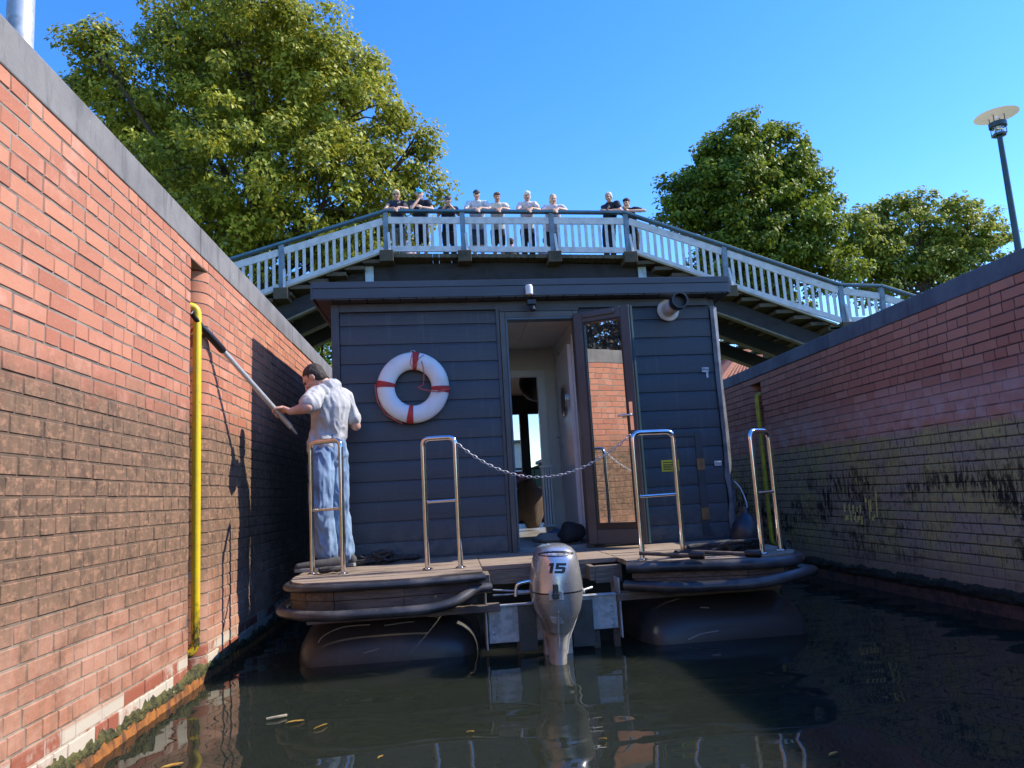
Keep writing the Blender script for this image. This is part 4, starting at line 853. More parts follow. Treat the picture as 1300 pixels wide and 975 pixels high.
hq = P(912, 486, Y=36); rq = P(972, 428, Y=39)
hip_house('house', 'red pantiled house roof peeking out under the right side of the bridge', hq.x, hq.x+11, 36, 36+2*(rq.x-hq.x), ZRC-.06, hq.z, hq.z+(rq.z-hq.z)*1.15, M['brickfar'], 1)
wx = P(640, 600, Y=62).x; t = thing('boathouse', 'white flat roofed building seen through the cabin doorway', 'building', (wx+3, 65, 0))
MB().box((wx, 62.5, -.5), (P(668, 600, Y=62).x, 70, P(660, 562, Y=62).z)).build('wall', M['plaster'], t); MB().box((wx-.3, 62.2, P(660, 562, Y=62).z+.01), (P(668, 600, Y=62).x+.3, 70, P(660, 562, Y=62).z+.25)).build('roof', M['concrete'], t)
# ------------------------------------------------------------------ trees
def leaf_mesh(name, pts, nrm, size, par, mat, tone):
    n = len(pts); rr = RNG
    t = rr.normal(size=(n, 3)); t -= nrm*(t*nrm).sum(1, keepdims=True); t /= np.linalg.norm(t, axis=1, keepdims=True); b = np.cross(nrm, t)
    s = size*rr.uniform(.65, 1.3, (n, 1)); droop = -np.array([[0, 0, 1.]])*s*.18
    v = np.empty((n, 4, 3)); v[:, 0] = pts-t*s*.5; v[:, 1] = pts+b*s*.33+nrm*s*.10; v[:, 2] = pts+t*s*.55+droop; v[:, 3] = pts-b*s*.33+nrm*s*.10
    me = bpy.data.meshes.new(name); me.vertices.add(n*4); me.vertices.foreach_set('co', v.reshape(-1)-np.tile(np.array(OFF[par.name]), n*4))
    me.loops.add(n*6); me.polygons.add(n*2); k = np.arange(n)[:, None]*4
    me.loops.foreach_set('vertex_index', (k+np.array([[0, 1, 2, 0, 2, 3]])).reshape(-1).astype(np.int32)); me.polygons.foreach_set('loop_start', np.arange(n*2, dtype=np.int32)*3)
    me.update(); me.validate(); ca = me.color_attributes.new('leaf', 'FLOAT_COLOR', 'POINT')
    c = np.ones((n, 4, 4)); c[:, :, 0] = np.clip(tone+rr.normal(0, .22, n), 0, 1)[:, None]; c[:, :, 1] = rr.random((n, 1)); ca.data.foreach_set('color', c.reshape(-1).astype(np.float32))
    me.materials.append(mat); o = bpy.data.objects.new(name, me); COL.objects.link(o); o.parent = par; OFF[o.name] = OFF[par.name]; return o
def tree(name, label, base, lobes, n_cl, per, cl_r, size, mat, trunk_r, group=None, seed=0, sub=.62, cat='tree'):
    """lobes (centre, radius): boughs reach every lobe; leaves hang in clumps that fill the outer shell of each lobe"""
    rr = np.random.default_rng(seed); t = thing(name, label, cat, base, group); base = Vector(base)
    wts = np.array([l[1]**2 for l in lobes]); wts /= wts.sum(); cen = []; out = []
    for l, wg in zip(lobes, wts):
        k = max(6, int(n_cl*wg)); d = rr.normal(size=(k, 3)); d /= np.linalg.norm(d, axis=1, keepdims=True)
        rad = l[1]*(1-rr.random(k)**2.0*sub)*rr.uniform(.80, 1.20, k); cen.append(np.array(l[0])+d*rad[:, None]*np.array([1, 1, .92])); out.append(d)
    cen = np.concatenate(cen); out = np.concatenate(out); N_ = len(cen)
    r_cl = cl_r*rr.uniform(.55, 1.35, N_); tone_c = rr.uniform(.1, .9, N_)
    idx = rr.choice(N_, N_*per, p=r_cl**2/(r_cl**2).sum()); d = rr.normal(size=(len(idx), 3)); d /= np.linalg.norm(d, axis=1, keepdims=True)
    rad = r_cl[idx]*rr.random(len(idx))**.45
    pts = cen[idx]+d*rad[:, None]*np.array([1.15, 1.15, .72]); nr = d*.55+out[idx]*.35+np.array([.25, -.05, .5])+rr.normal(size=d.shape)*.45; nr /= np.linalg.norm(nr, axis=1, keepdims=True)
    leaf_mesh('crown', pts, nr, size, t, mat, tone_c[idx])
    m = MB(); top = Vector(np.mean([l[0] for l in lobes], axis=0)); fork = base.lerp(Vector((top.x, top.y, min(l[0][2] for l in lobes))), .75)
    m.tube(smooth_path([base, base.lerp(fork, .5)+Vector((.1, .05, 0)), fork, top], 5), [trunk_r*(1.15-.75*i/15) for i in range(16)], 10)
    for l in lobes:
        c_ = Vector(l[0]); mid = fork.lerp(c_, .5)+Vector((0, 0, .25*l[1])); pth = smooth_path([fork.lerp(top, rr.random()*.5), mid, c_], 5); m.tube(pth, [trunk_r*.45*(1-.75*i/(len(pth)-1)) for i in range(len(pth))], 7)
        for _ in range(5):
            d = Vector(rr.normal(size=3)).normalized(); m.tube(smooth_path([c_.lerp(mid, .3), c_+d*l[1]*.5+Vector((0, 0, .1)), c_+d*l[1]*.92], 3), [trunk_r*.12*(1-.13*i) for i in range(7)], 5)
    m.build('trunk', M['bark'], t, 60); return t
def lob(px, py, r, Y, dy=0): q = P(px, py, Y=Y+dy); return ((q.x, q.y, q.z), r*(Y+dy)/F)
Y_ = 30
LT = [lob(320, 75, 115, Y_), lob(200, 120, 90, Y_, 1), lob(122, 60, 34, Y_, -1), lob(430, 140, 95, Y_), lob(505, 200, 55, Y_, .5), lob(310, 215, 110, Y_, -1.5), lob(225, 235, 75, Y_, 1), lob(420, 250, 90, Y_, -1), lob(225, 40, 55, Y_, 1), lob(300, 10, 60, Y_, 1), lob(390, 50, 60, Y_, -1), lob(450, 90, 45, Y_, 1), lob(150, 130, 58, Y_, 2), lob(535, 180, 24, Y_), lob(530, 235, 42, Y_, 1), lob(285, 300, 65, Y_, -1), lob(330, 130, 120, Y_, 4), lob(190, 200, 60, Y_, 3), lob(360, 310, 60, Y_, 1), lob(440, 300, 55, Y_, 2), lob(260, 340, 60, Y_, 3), lob(500, 290, 40, Y_, 3), lob(95, 100, 18, Y_, 1)]
tree('broadleaf_tree', 'tall yellow green broadleaf tree towering over the left end of the bridge', (P(320, 400, Y=31).x, 31, ZLC-.06), LT, 1250, 100, .60, .20, M['leafA'], .45, seed=11)
Y_ = 30
MT = [lob(945, 195, 46, Y_), lob(935, 240, 72, Y_), lob(890, 250, 45, Y_, 1), lob(965, 285, 88, Y_), lob(1012, 240, 46, Y_, .5), lob(868, 275, 32, Y_), lob(1035, 310, 42, Y_, -.5), lob(1000, 195, 32, Y_), lob(908, 190, 28, Y_), lob(950, 160, 22, Y_), lob(1060, 340, 30, Y_), lob(940, 330, 60, Y_), lob(1000, 340, 60, Y_, 1), lob(855, 240, 14, Y_), lob(1052, 265, 14, Y_), lob(978, 165, 16, Y_)]
tree('broadleaf_tree', 'dense green rounded tree rising behind the right slope of the bridge', (P(960, 430, Y=30).x, 30, ZRC-.06), MT, 760, 80, .46, .20, M['leafB'], .3, seed=5)
Y_ = 34
RT = [lob(1190, 305, 46, Y_), lob(1130, 285, 34, Y_), lob(1165, 265, 24, Y_), lob(1230, 290, 38, Y_), lob(1210, 268, 22, Y_), lob(1110, 315, 40, Y_), lob(1250, 320, 28, Y_), lob(1085, 335, 30, Y_), lob(1170, 345, 50, Y_), lob(1258, 285, 18, Y_), lob(1235, 262, 12, Y_), lob(1120, 262, 12, Y_), lob(1075, 300, 20, Y_), lob(1215, 340, 40, Y_), lob(1120, 360, 40, Y_), lob(1150, 255, 10, Y_), lob(1092, 278, 24, Y_), lob(1068, 325, 26, Y_, 1), lob(1100, 300, 28, Y_, -1), lob(1275, 300, 12, Y_)]
tree('broadleaf_tree', 'loose olive green tree beside the street lamp behind the right wall', (P(1185, 400, Y=34).x, 34, ZRC-.06), RT, 500, 52, .46, .21, M['leafC'], .22, seed=9, sub=.8)
q = P(410, 435, Y=26); tree('bush', 'dark green bush showing between left wall and cabin under the bridge', (q.x, 26, ZLC-.06), [((q.x, 26, q.z), 1.4), ((q.x-1.6, 26.5, q.z+.3), 1.5), ((q.x+1.2, 27, q.z-.2), 1.2)], 90, 60, .4, .18, M['leafB'], .12, seed=21, cat='bush')
q = P(930, 452, Y=50); tree('broadleaf_tree', 'small distant tree left of the red pantiled roof', (q.x-1, 50, ZRC-.06), [((q.x-1.6, 50, q.z-.4), 1.5), ((q.x+.6, 51, q.z+.7), 1.5), ((q.x-.6, 50, q.z-1.8), 2.0)], 120, 55, .45, .24, M['leafA'], .2, seed=22)
# trees of the left bank: the open door mirrors the first one
for x, y, r, lab, sd in ((-7.5, .6, 2.1, 'dark copper leaved tree on the left bank mirrored in the open glass door', 31), (-9.5, -4.5, 2.5, 'larger copper tree on the left bank further back, outside the frame', 32)):
    tree('copper_tree', lab, (x, y, ZLC-.06), [((x, y, 5.0), r), ((x+.6, y+1.4, 4.8), r*.8), ((x-.4, y-1.5, 5.1), r*.8), ((x, y, 7.2), r*.9), ((x, y+1, 6.4), r*.8)], 170, 60, .5, .16, M['leafP'], .25, seed=sd)
# ------------------------------------------------------------------ people
V3 = Vector
def limb(m, pts, rad, lat=None, n=14):
    """closed tapered tube with round ends; rad = radius or (side, depth) per point, side measured along lat"""
    pts = [V3(p) for p in pts]; k = len(pts); rad = [r if isinstance(r, tuple) else (r, r) for r in rad]; rings = []
    for i, p in enumerate(pts):
        d = (pts[min(i+1, k-1)]-pts[max(i-1, 0)]).normalized(); l = V3(lat) if lat is not None else V3((.3, .5, .1)).cross(d)
        a = (l-d*l.dot(d)).normalized(); b = d.cross(a); ra, rb = rad[i]
        def ring(c_, q): return [c_+a*math.cos(2*math.pi*j/n)*ra*q+b*math.sin(2*math.pi*j/n)*rb*q for j in range(n)]
        r_ = min(ra, rb)
        if i == 0: rings += [ring(p-d*r_*s_, q) for s_, q in ((.98, .15), (.8, .6), (.45, .89))]
        rings.append(ring(p, 1))
        if i == k-1: rings += [ring(p+d*r_*s_, q) for s_, q in ((.45, .89), (.8, .6), (.98, .15))]
    m.loft(rings)
def remesh(m, name, mat, par, voxel, smooth=4, fold=0, fs=(9, 9, 5), cut=None, seed=0):
    o = m.build(name+'_raw', mat, None, loc=(0, 0, 0)); md = o.modifiers.new('r', 'REMESH'); md.mode = 'VOXEL'; md.voxel_size = voxel
    s_ = o.modifiers.new('s', 'SMOOTH'); s_.iterations = smooth; s_.factor = .5
    dg = bpy.context.evaluated_depsgraph_get(); me = bpy.data.meshes.new_from_object(o.evaluated_get(dg)); bpy.data.objects.remove(o); me.name = name
    n = len(me.vertices); co = np.empty(n*3); me.vertices.foreach_get('co', co); co = co.reshape(-1, 3)
    if fold:
        nr = np.empty(n*3); me.vertices.foreach_get('normal', nr); nr = nr.reshape(-1, 3)
        dsp = np.array([noise.noise(V3((p[0]*fs[0]+seed, p[1]*fs[1], p[2]*fs[2]))) + .5*noise.noise(V3((p[0]*fs[0]*2.3, p[1]*fs[1]*2.3+seed, p[2]*fs[2]*2.1+p[0]*9))) for p in co])
        dsp = 1-np.abs(dsp)*2.2; co = co+nr*(dsp*fold)[:, None]
    co = co-np.array(OFF[par.name]); me.vertices.foreach_set('co', co.ravel()); me.update(); me.shade_smooth(); me.materials.clear()
    for q in (mat if isinstance(mat, (list, tuple)) else [mat]): me.materials.append(q)
    o = bpy.data.objects.new(name, me); COL.objects.link(o); o.parent = par; OFF[o.name] = OFF[par.name]; return o
def skin(nm, c): 
    if nm in MATS: return MATS[nm]
    m_ = pm(nm, c, .5, c2=(c[0]*.85, c[1]*.72, c[2]*.68), vs=9, bump=.06, bs=90); b_ = m_.node_tree.nodes['Principled BSDF']; b_.inputs['Subsurface Weight'].default_value = .12; b_.inputs['Subsurface Radius'].default_value = (.02, .008, .005); return m_
SK = skin('skin_fair', (.66, .40, .29)); SKT = skin('skin_tanned', (.56, .32, .215))
EYE_M = pm('eye_dark', (.03, .022, .018), .2); LIP = pm('lips', (.40, .15, .12), .5)
def cloth(nm, c, rough=.9): return pm('cloth_'+nm, c, rough, var=.22, vs=9, bump=.35, bs=140, bd=.003)
def head_frame(f, up=(0, 0, 1)):
    f = V3(f).normalized(); r = f.cross(V3(up)).normalized(); u = r.cross(f); return f, r, u
def add_head(m, c, f, neck, s=1.0, up=(0, 0, 1)):
    f, r, u = head_frame(f, up); c = V3(c); Q = Matrix((r, f, u)).transposed()
    at = lambda x, y, z: c+(r*x+f*y+u*z)*s
    m.ball(at(0, -.005, .03), (.077*s, .095*s, .090*s), 18, 12, Q); m.ball(at(0, .015, -.03), (.066*s, .076*s, .082*s), 16, 10, Q)
    m.ball(at(0, .055, -.085), (.036*s, .032*s, .028*s), 12, 8, Q)                        # chin
    limb(m, [at(0, .088, .018), at(0, .104, -.012), at(0, .110, -.026)], [.010*s, .013*s, .016*s])   # nose
    for k in (-1, 1):
        limb(m, [at(k*.012, .090, .026), at(k*.05, .080, .028)], [.012*s, .010*s]); m.ball(at(k*.078, -.008, .0), (.010*s, .022*s, .032*s), 10, 8, Q); m.ball(at(k*.042, .072, -.022), (.022*s, .018*s, .02*s), 8, 6, Q)
        m.ball(at(k*.012, .102, -.027), .009*s, 8, 6)
    m.ball(at(0, .088, -.055), (.024*s, .012*s, .010*s), 10, 6, Q)
    limb(m, [neck, c-u*.03*s-f*.02*s], [.058*s, .054*s]); return at
def paint_face(o, at, s=1.0):
    """eyes and lips as their own material slots on the one body mesh"""
    me = o.data; off = OFF[o.name]; me.materials.append(EYE_M); me.materials.append(LIP); e = [(at(k*.030, .088, .012), .013*s) for k in (-1, 1)]; l = at(0, .098, -.056)
    for p in me.polygons:
        q = p.center+off
        if any((q-a).length < r_ for a, r_ in e): p.material_index = 1
        elif abs((q-l).z) < .008*s and (q-l).length < .024*s: p.material_index = 2
def add_hand(m, w_, d, nrm, s=1.0, curl=.5, side=1):
    """palm, four unequal bent fingers and a thumb leaving the side of the palm; nrm = back of the hand"""
    d = V3(d).normalized(); nrm = V3(nrm); nrm = (nrm-d*nrm.dot(d)).normalized(); a = d.cross(nrm)*side; w_ = V3(w_)
    limb(m, [w_, w_+d*.05*s, w_+d*.088*s], [(.026*s, .020*s), (.040*s, .016*s), (.042*s, .013*s)], a)
    for i, L in enumerate((.072, .080, .074, .058)):
        x = (.030-.020*i)*s; p = w_+d*.085*s+a*x; pts = [p-d*.03*s, p]; dd = d
        for j, k in enumerate((.45, .32, .23)):
            dd = (dd-nrm*curl*(.5+.3*j)).normalized(); p = p+dd*L*k*s; pts.append(p)
        limb(m, pts, [.0095*s, .0098*s, .009*s, .0085*s, .0075*s], None, 8)
    p = w_+d*.022*s+a*.026*s; limb(m, [p, p+(d*.5+a*.75-nrm*.2).normalized()*.034*s, p+(d*.75+a*.5-nrm*.35).normalized()*.066*s], [.014*s, .011*s, .009*s], None, 8)
def add_hair(c, f, mat, par, style, s=1.0, seed=0):
    f, r, u = head_frame(f); c = V3(c); Q = Matrix((r, f, u)).transposed(); m = MB(); m.ball(c+(u*.045-f*.022)*s, (.086*s, .098*s, .088*s), 30, 18, Q)
    if style == 'long': m.ball(c+(-u*.035-f*.05)*s, (.090*s, .07*s, .115*s), 24, 14, Q)
    if style == 'bob': m.ball(c+(-u*.01-f*.04)*s, (.094*s, .085*s, .095*s), 24, 14, Q); m.ball(c+(u*.06+f*.02)*s, (.085*s, .085*s, .065*s), 20, 12, Q)
    if style == 'fringe': m.ball(c+(u*.075+f*.035)*s, (.078*s, .070*s, .045*s), 20, 12, Q)
    if style == 'short': m.ball(c+(-u*.005-f*.045)*s, (.080*s, .065*s, .075*s), 20, 12, Q)
    o = remesh(m, 'hair', mat, par, .010*s if s < 1.2 else .01, 2, .006*s, (30, 30, 14), seed=seed); return o
def add_cap(c, f, mat, par, s=1.0, visor=True):
    f, r, u = head_frame(f); c = V3(c); Q = Matrix((r, f, u)).transposed(); m = MB(); rings = []
    for i in range(8):
        ph = i/7*math.pi/2; k = max(math.cos(ph), .02); rings.append([c+(r*.090*k*math.cos(t)+f*(.106*k*math.sin(t)-.008)+u*(.045+.088*math.sin(ph)))*s for t in [2*math.pi*j/20 for j in range(20)]])
    m.loft(rings); cap = m.build('cap', mat, par, 50)
    if visor:
        m = MB(); q = [c+(r*.078*math.cos(t)+f*(.07+.085*math.sin(t))+u*(.052-.018*math.sin(t)))*s for t in [math.pi*j/12 for j in range(13)]]; m.extrude(q, u*.008*s); m.build('visor', mat, cap, 50)
def person_lean(px, py, label, yaw=0, lean=.3, hair=None, cap=None, top=(.1, .1, .1), vest=False, legs=(.05, .05, .05), shorts=False, arms='cross', sk=None, style='short', s=1.0, w_=1.0, seed=0, dx=0):
    """someone leaning on the bridge rail, head at the given spot of the view"""
    sk = sk or SK; hc = P(px, py, Y=YB+.22); x = hc.x+dx; zr = zrail(hc.x)+.035; zd_ = zlow(min(max(hc.x, xa), xb))-.14
    c_, n_ = math.cos(yaw), math.sin(yaw); Fw = V3((n_, -c_, 0)); Rt = V3((-c_, -n_, 0))       # facing, own right
    t = thing('person', label, 'person', (x, YB+.6, zd_), 'people leaning on the bridge rail')
    H = hc.z-zd_; nk = hc-Fw*.045-V3((0, 0, .125)); sh = nk-V3((0, 0, .06))-Fw*.01
    hip = V3((x, YB+.52+lean*.25, zd_+min(.93, H*.56))); ch = sh.lerp(hip, .32)+Fw*-.02
    hw = .185*w_; SR_, SL_ = sh+Rt*hw, sh-Rt*hw
    if arms == 'turn': eR, eL = V3((x-.05, YB+.08, zr+.05))+Rt*.1, V3((x, YB+.20, zr+.04))-Rt*.26; hR, hL = V3((hc.x-.10, YB-.02, zr+.05)), V3((hc.x-.14, YB+.02, zr+.03))
    else: eR, eL = V3((hc.x, YB+.10, zr+.055))+Rt*.27*w_, V3((hc.x, YB+.10, zr+.055))-Rt*.27*w_; hR, hL = V3((hc.x, YB-.05, zr+.03))+Rt*.05, V3((hc.x, YB-.03, zr+.055))-Rt*.06
    if arms == 'chin': hR = hc+Fw*.085-V3((0, 0, .14)); eR = V3((hc.x, YB+.05, zr+.06))+Rt*.20
    if arms == 'phone': eR, eL = V3((hc.x, YB+.12, zr-.08))+Rt*.25, V3((hc.x, YB+.12, zr-.08))-Rt*.25; hR, hL = V3((hc.x, YB-.04, zr+.10))+Rt*.05, V3((hc.x, YB-.04, zr+.10))-Rt*.05
    m = MB(); at = add_head(m, hc, Fw*.9+V3((0, 0, -.32)), nk, s)
    limb(m, [hip, hip.lerp(ch, .5), ch, sh], [(.15*w_, .105*w_), (.14*w_, .10*w_), (.16*w_, .105), (.13, .07)], Rt); limb(m, [sh, nk+V3((0, 0, .03))], [.062, .052])
    for S_, E_, H_, sd in ((SR_, eR, hR, 1), (SL_, eL, hL, -1)):
        limb(m, [S_.lerp(sh, .25), S_, S_.lerp(E_, .5), E_], [.05, .052, .045, .038]); limb(m, [E_, E_.lerp(H_, .35), H_], [.038, .040, .027]); dh = (H_-E_).normalized()
        add_hand(m, H_, (dh+V3((0, -.2, -.9 if arms == 'cross' else .1))), V3((0, -.7, .5)) if arms == 'cross' else Fw, 1.0, .35, sd)
    an = []
    for k, R_ in ((1, Rt), (-1, -Rt)):
        hp_ = hip+R_*.085-V3((0, 0, .05)); an_ = V3((x, YB+.62, zd_+.08))+R_*.10; kn = hp_.lerp(an_, .48)+Fw*.03; an.append((hp_, kn, an_))
        limb(m, [hp_, hp_.lerp(kn, .5), kn], [.085, .07, .054]); limb(m, [kn, kn.lerp(an_, .35), an_], [.054, .056, .036])
    body = remesh(m, 'body', sk, t, .0095, 3); paint_face(body, at, s)
    # clothes
    m = MB(); limb(m, [hip-V3((0, 0, .02)), hip.lerp(ch, .5), ch, sh.lerp(ch, .2), sh+V3((0, 0, .012))], [(.168*w_, .122*w_), (.158*w_, .118*w_), (.178*w_, .122*w_), (.165*w_, .10), (.125*w_, .072)], Rt)
    for S_, E_ in ((SR_, eR), (SL_, eL)):
        if vest: limb(m, [S_.lerp(sh, .3), S_.lerp(E_, .12)], [.064, .060])
        else: limb(m, [S_.lerp(sh, .3), S_, S_.lerp(E_, .55)], [.062, .068, .064])
    remesh(m, 'shirt', cloth('t%d' % seed, top), t, .011, 3, .006, seed=seed)
    m = MB(); limb(m, [hip+V3((0, 0, .06)), hip-V3((0, 0, .06))], [(.158*w_, .118), (.165*w_, .122)], Rt)
    for hp_, kn, an_ in an:
        if shorts: limb(m, [hp_, kn+V3((0, 0, .03))], [.10, .085])
        else: limb(m, [hp_, kn, an_], [.100, .078, .066])
    remesh(m, 'trousers', cloth('l%d' % seed, legs), t, .012, 3, .006, seed=seed+3)
    for hp_, kn, an_ in an:
        m = MB(); limb(m, [an_-V3((0, 0, .035))-Fw*.05, an_-V3((0, 0, .045))+Fw*.12], [(.042, .040), (.044, .028)], Rt); m.build('shoe', cloth('shoe', (.05, .05, .055)), t, 60)
    if hair: add_hair(hc, Fw*.9+V3((0, 0, -.25)), pm('hair_%d' % seed, hair, .75, var=.35, vs=30, bump=.5, bs=120), t, style, s, seed)
    if cap: add_cap(hc, Fw*.9+V3((0, 0, -.32)), cloth('cap%d' % seed, cap, .7), t, s)
    return t, hc, Fw, Rt, at, zr
W = .22
t, hc, Fw, Rt, at, zr = person_lean(503, 247.5, 'person with blond bob, sunglasses and navy vest, leftmost on the bridge', hair=(.62, .47, .27), style='bob', top=(.025, .032, .06), vest=True, legs=(.30, .28, .26), seed=1, sk=SKT)
m = MB(); m.beam(at(-.07, .093, .012), at(.07, .093, .012), .012, .034, (0, 0, 1)); m.build('sunglasses', M['black'], t, bevel=.004)
person_lean(532.5, 246.5, 'person in turquoise cap and navy tee resting chin on one hand', cap=(.01, .36, .42), top=(.022, .026, .042), legs=(.02, .02, .022), shorts=True, arms='chin', seed=2, w_=1.12)
t, hc, Fw, Rt, at, zr = person_lean(568.5, 255, 'person in dark helmet holding a black phone over the rail', cap=(.03, .03, .035), top=(.035, .042, .065), legs=(.03, .033, .04), arms='phone', seed=3, sk=SKT)
ph = thing('phone', 'black phone held up by the person in the dark helmet', 'phone', hc+Fw*.2-V3((0, 0, .14))); q = hc+Fw*.20-V3((0, 0, .125)); MB().box(q-V3((.06, .008, .075)), q+V3((.06, .008, .075))).build('case', M['black'], ph, bevel=.008)
person_lean(605, 247.5, 'person in dark cap and pale blue tee looking down, denim shorts', cap=(.03, .036, .05), top=(.58, .62, .68), legs=(.06, .09, .14), shorts=True, seed=4, w_=1.12)
person_lean(631, 250.5, 'young person with brown fringe in cream tee leaning on rail', hair=(.16, .08, .035), style='fringe', top=(.74, .66, .55), legs=(.02, .02, .022), shorts=True, seed=5, sk=SKT)
person_lean(669, 249, 'person with fluffy white hair and pale top, dark trousers', hair=(.85, .82, .75), style='bob', top=(.68, .58, .58), legs=(.02, .02, .025), seed=6, sk=SKT)
person_lean(702, 253, 'person with shoulder length blond hair in lilac tee', hair=(.58, .42, .25), style='long', top=(.68, .57, .62), legs=(.022, .022, .026), seed=7, w_=1.1)
person_lean(772.5, 250.5, 'person with short grey hair in navy polo, turned sideways at rail', yaw=-.75, hair=(.62, .59, .55), style='short', top=(.016, .019, .034), legs=(.022, .027, .05), arms='turn', seed=8, sk=SKT, w_=1.08, dx=.03)
person_lean(795.5, 258, 'young dark haired person in black tee, rightmost on the bridge', yaw=-.6, hair=(.02, .016, .014), style='fringe', top=(.014, .014, .018), legs=(.018, .018, .022), arms='turn', seed=9, dx=.18)
# bystanders at the far rail, seen between the balusters
def bystander(px, hc_c, topc, legc, label, seed):
    yb = YB+2.6; h0 = P(px, 297, Y=yb); zdk = zd-.03; s = .86; t = thing('person', label, 'person', (h0.x, yb, zdk), 'people standing at the far bridge rail')
    hc = V3((h0.x, yb, zdk+1.30)); sh = hc-V3((0, 0, .20)); hip = V3((h0.x, yb, zdk+.72)); Rt = V3((1, .2, 0)).normalized(); Fw = V3((.2, 1, 0)); m = MB(); at = add_head(m, hc, Fw, sh+V3((0, 0, .05)), .95)
    limb(m, [hip, sh], [(.13, .09), (.12, .08)], Rt)
    for k in (-1, 1):
        S_ = sh+Rt*k*.155; E_ = S_+V3((k*.05, .08, -.22)); H_ = E_+V3((-k*.03, .18, .02)); limb(m, [S_, E_], [.044, .036]); limb(m, [E_, H_], [.036, .026]); add_hand(m, H_, Fw, V3((0, 0, 1)), .85, .3, k); a = hip+Rt*k*.08; limb(m, [a, V3((a.x, yb, zdk+.38)), V3((a.x, yb, zdk+.06))], [.07, .05, .034]); limb(m, [V3((a.x, yb-.04, zdk+.04)), V3((a.x+.02, yb+.11, zdk+.035))], [.036, .03])
    b_ = remesh(m, 'body', SK, t, .012, 3); paint_face(b_, at, .95); m = MB(); limb(m, [hip, hip.lerp(sh, .6), sh+V3((0, 0, .01))], [(.155, .115), (.15, .11), (.115, .07)], Rt)
    for k in (-1, 1): S_ = sh+Rt*k*.155; limb(m, [S_.lerp(sh, .3), S_+V3((k*.03, .04, -.12))], [.06, .056])
    remesh(m, 'shirt', cloth('b%d' % seed, topc), t, .013, 3); m = MB(); limb(m, [hip+V3((0, 0, .04)), hip-V3((0, 0, .05))], [(.145, .11), (.15, .115)], Rt)
    for k in (-1, 1): a = hip+Rt*k*.08; limb(m, [a, V3((a.x, yb, zdk+.38)), V3((a.x, yb, zdk+.10))], [.09, .07, .06])
    remesh(m, 'trousers', cloth('bl%d' % seed, legc), t, .013, 3); add_hair(hc, Fw, pm('bhair_%d' % seed, hc_c, .8, bump=.4), t, 'short', .95, seed)
bystander(518, (.6, .55, .5), (.50, .36, .38), (.06, .06, .07), 'person in pink top at far rail behind the turquoise cap wearer', 41)
bystander(648, (.05, .03, .02), (.04, .04, .045), (.05, .06, .08), 'person in dark top at far rail between cream tee and white hair', 42)
bystander(692, (.05, .035, .03), (.27, .24, .36), (.3, .35, .42), 'person in lavender top at far rail behind the lilac tee wearer', 43)
# the person on the stern with the long boat hook
p = thing('person', 'person in grey tee and pale jeans on the stern holding a long pole', 'person', (P(415, 716, Z=ZD).x, 6.45, ZD))
J = dict(hipL=(409, 578, 6.40), hipR=(426, 576, 6.52), kneeL=(407, 642, 6.33), kneeR=(429, 640, 6.50), ankL=(415, 700, 6.42), ankR=(436, 700, 6.57), pel=(417, 570, 6.47), waist=(418, 548, 6.47), chest=(421, 515, 6.44), shd=(420, 497, 6.42), neck=(413.5, 488.5, 6.41), shL=(402, 500, 6.28), elL=(391, 517, 6.06), wrL=(369, 522.5, 6.08), shR=(437, 505, 6.55), elR=(452, 541, 6.60), wrR=(441, 530, 6.82), head=(399.5, 481, 6.40))
J = {k: P(a, b, Y=c_) for k, (a, b, c_) in J.items()}
lat = (J['shR']-J['shL']).normalized(); latH = (J['hipR']-J['hipL']).normalized(); fdir = V3((-.90, .16, -.74))
SKM = skin('skin_medium', (.58, .335, .235))  # one even tone between the fair and tanned skins
# the pole
tip, end = P(250, 408, Y=5.33), P(377, 551, Y=6.36); pd = (end-tip).normalized(); gp = tip+pd*(J['wrL']-tip).dot(pd)
bh = thing('boat_hook', 'long silver boat hook held by the person against the yellow pole', 'boat hook', end)
k1 = tip+pd*.30
m = MB(); m.tube([k1, end-pd*.10], [.019, .021], 14); m.build('shaft', pm('silver_pole', (.62, .62, .60), .35, .5, c2=(.52, .52, .5), vs=12, bump=.05), bh, 50)
m = MB(); m.tube([end-pd*.10, end-pd*.095, end-pd*.05, end], [.021, .015, .012, .008], 12); m.build('handle_end', M['galv'], bh, 50)
m = MB(); m.tube([tip+pd*.05, tip+pd*.12, k1, k1+pd*.02], [.019, .027, .029, .024], 14); m.tube(smooth_path([tip+pd*.10, tip+V3((-.01, -.03, .03)), tip+V3((.005, -.10, .045)), tip+V3((.0, -.13, .02))], 5), [.017]*5+[.014]*5+[.011]*6, 10); m.tube([tip+pd*.06, tip-pd*.07], [.016, .009], 10); m.tube([tip+pd*.04, tip+V3((.0, .07, .015))], [.013, .007], 8); m.build('hook', M['black'], bh, 60)
gr_ = J['wrL']; 
# body
m = MB(); at = add_head(m, J['head'], fdir, J['neck'])
limb(m, [J['pel'], J['waist'], J['chest'], J['shd']], [(.15, .11), (.14, .105), (.17, .115), (.14, .075)], lat); limb(m, [J['shd'], J['neck'], J['head']-V3((0, 0, .06))], [.07, .060, .054])
for S_, E_, Wr in (('shL', 'elL', 'wrL'), ('shR', 'elR', 'wrR')):
    S_, E_, Wr = J[S_], J[E_], J[Wr]; limb(m, [S_.lerp(J['shd'], .3), S_, S_.lerp(E_, .5), E_], [.055, .060, .050, .043]); limb(m, [E_, E_.lerp(Wr, .3), E_.lerp(Wr, .75), Wr], [.043, .047, .034, .029])
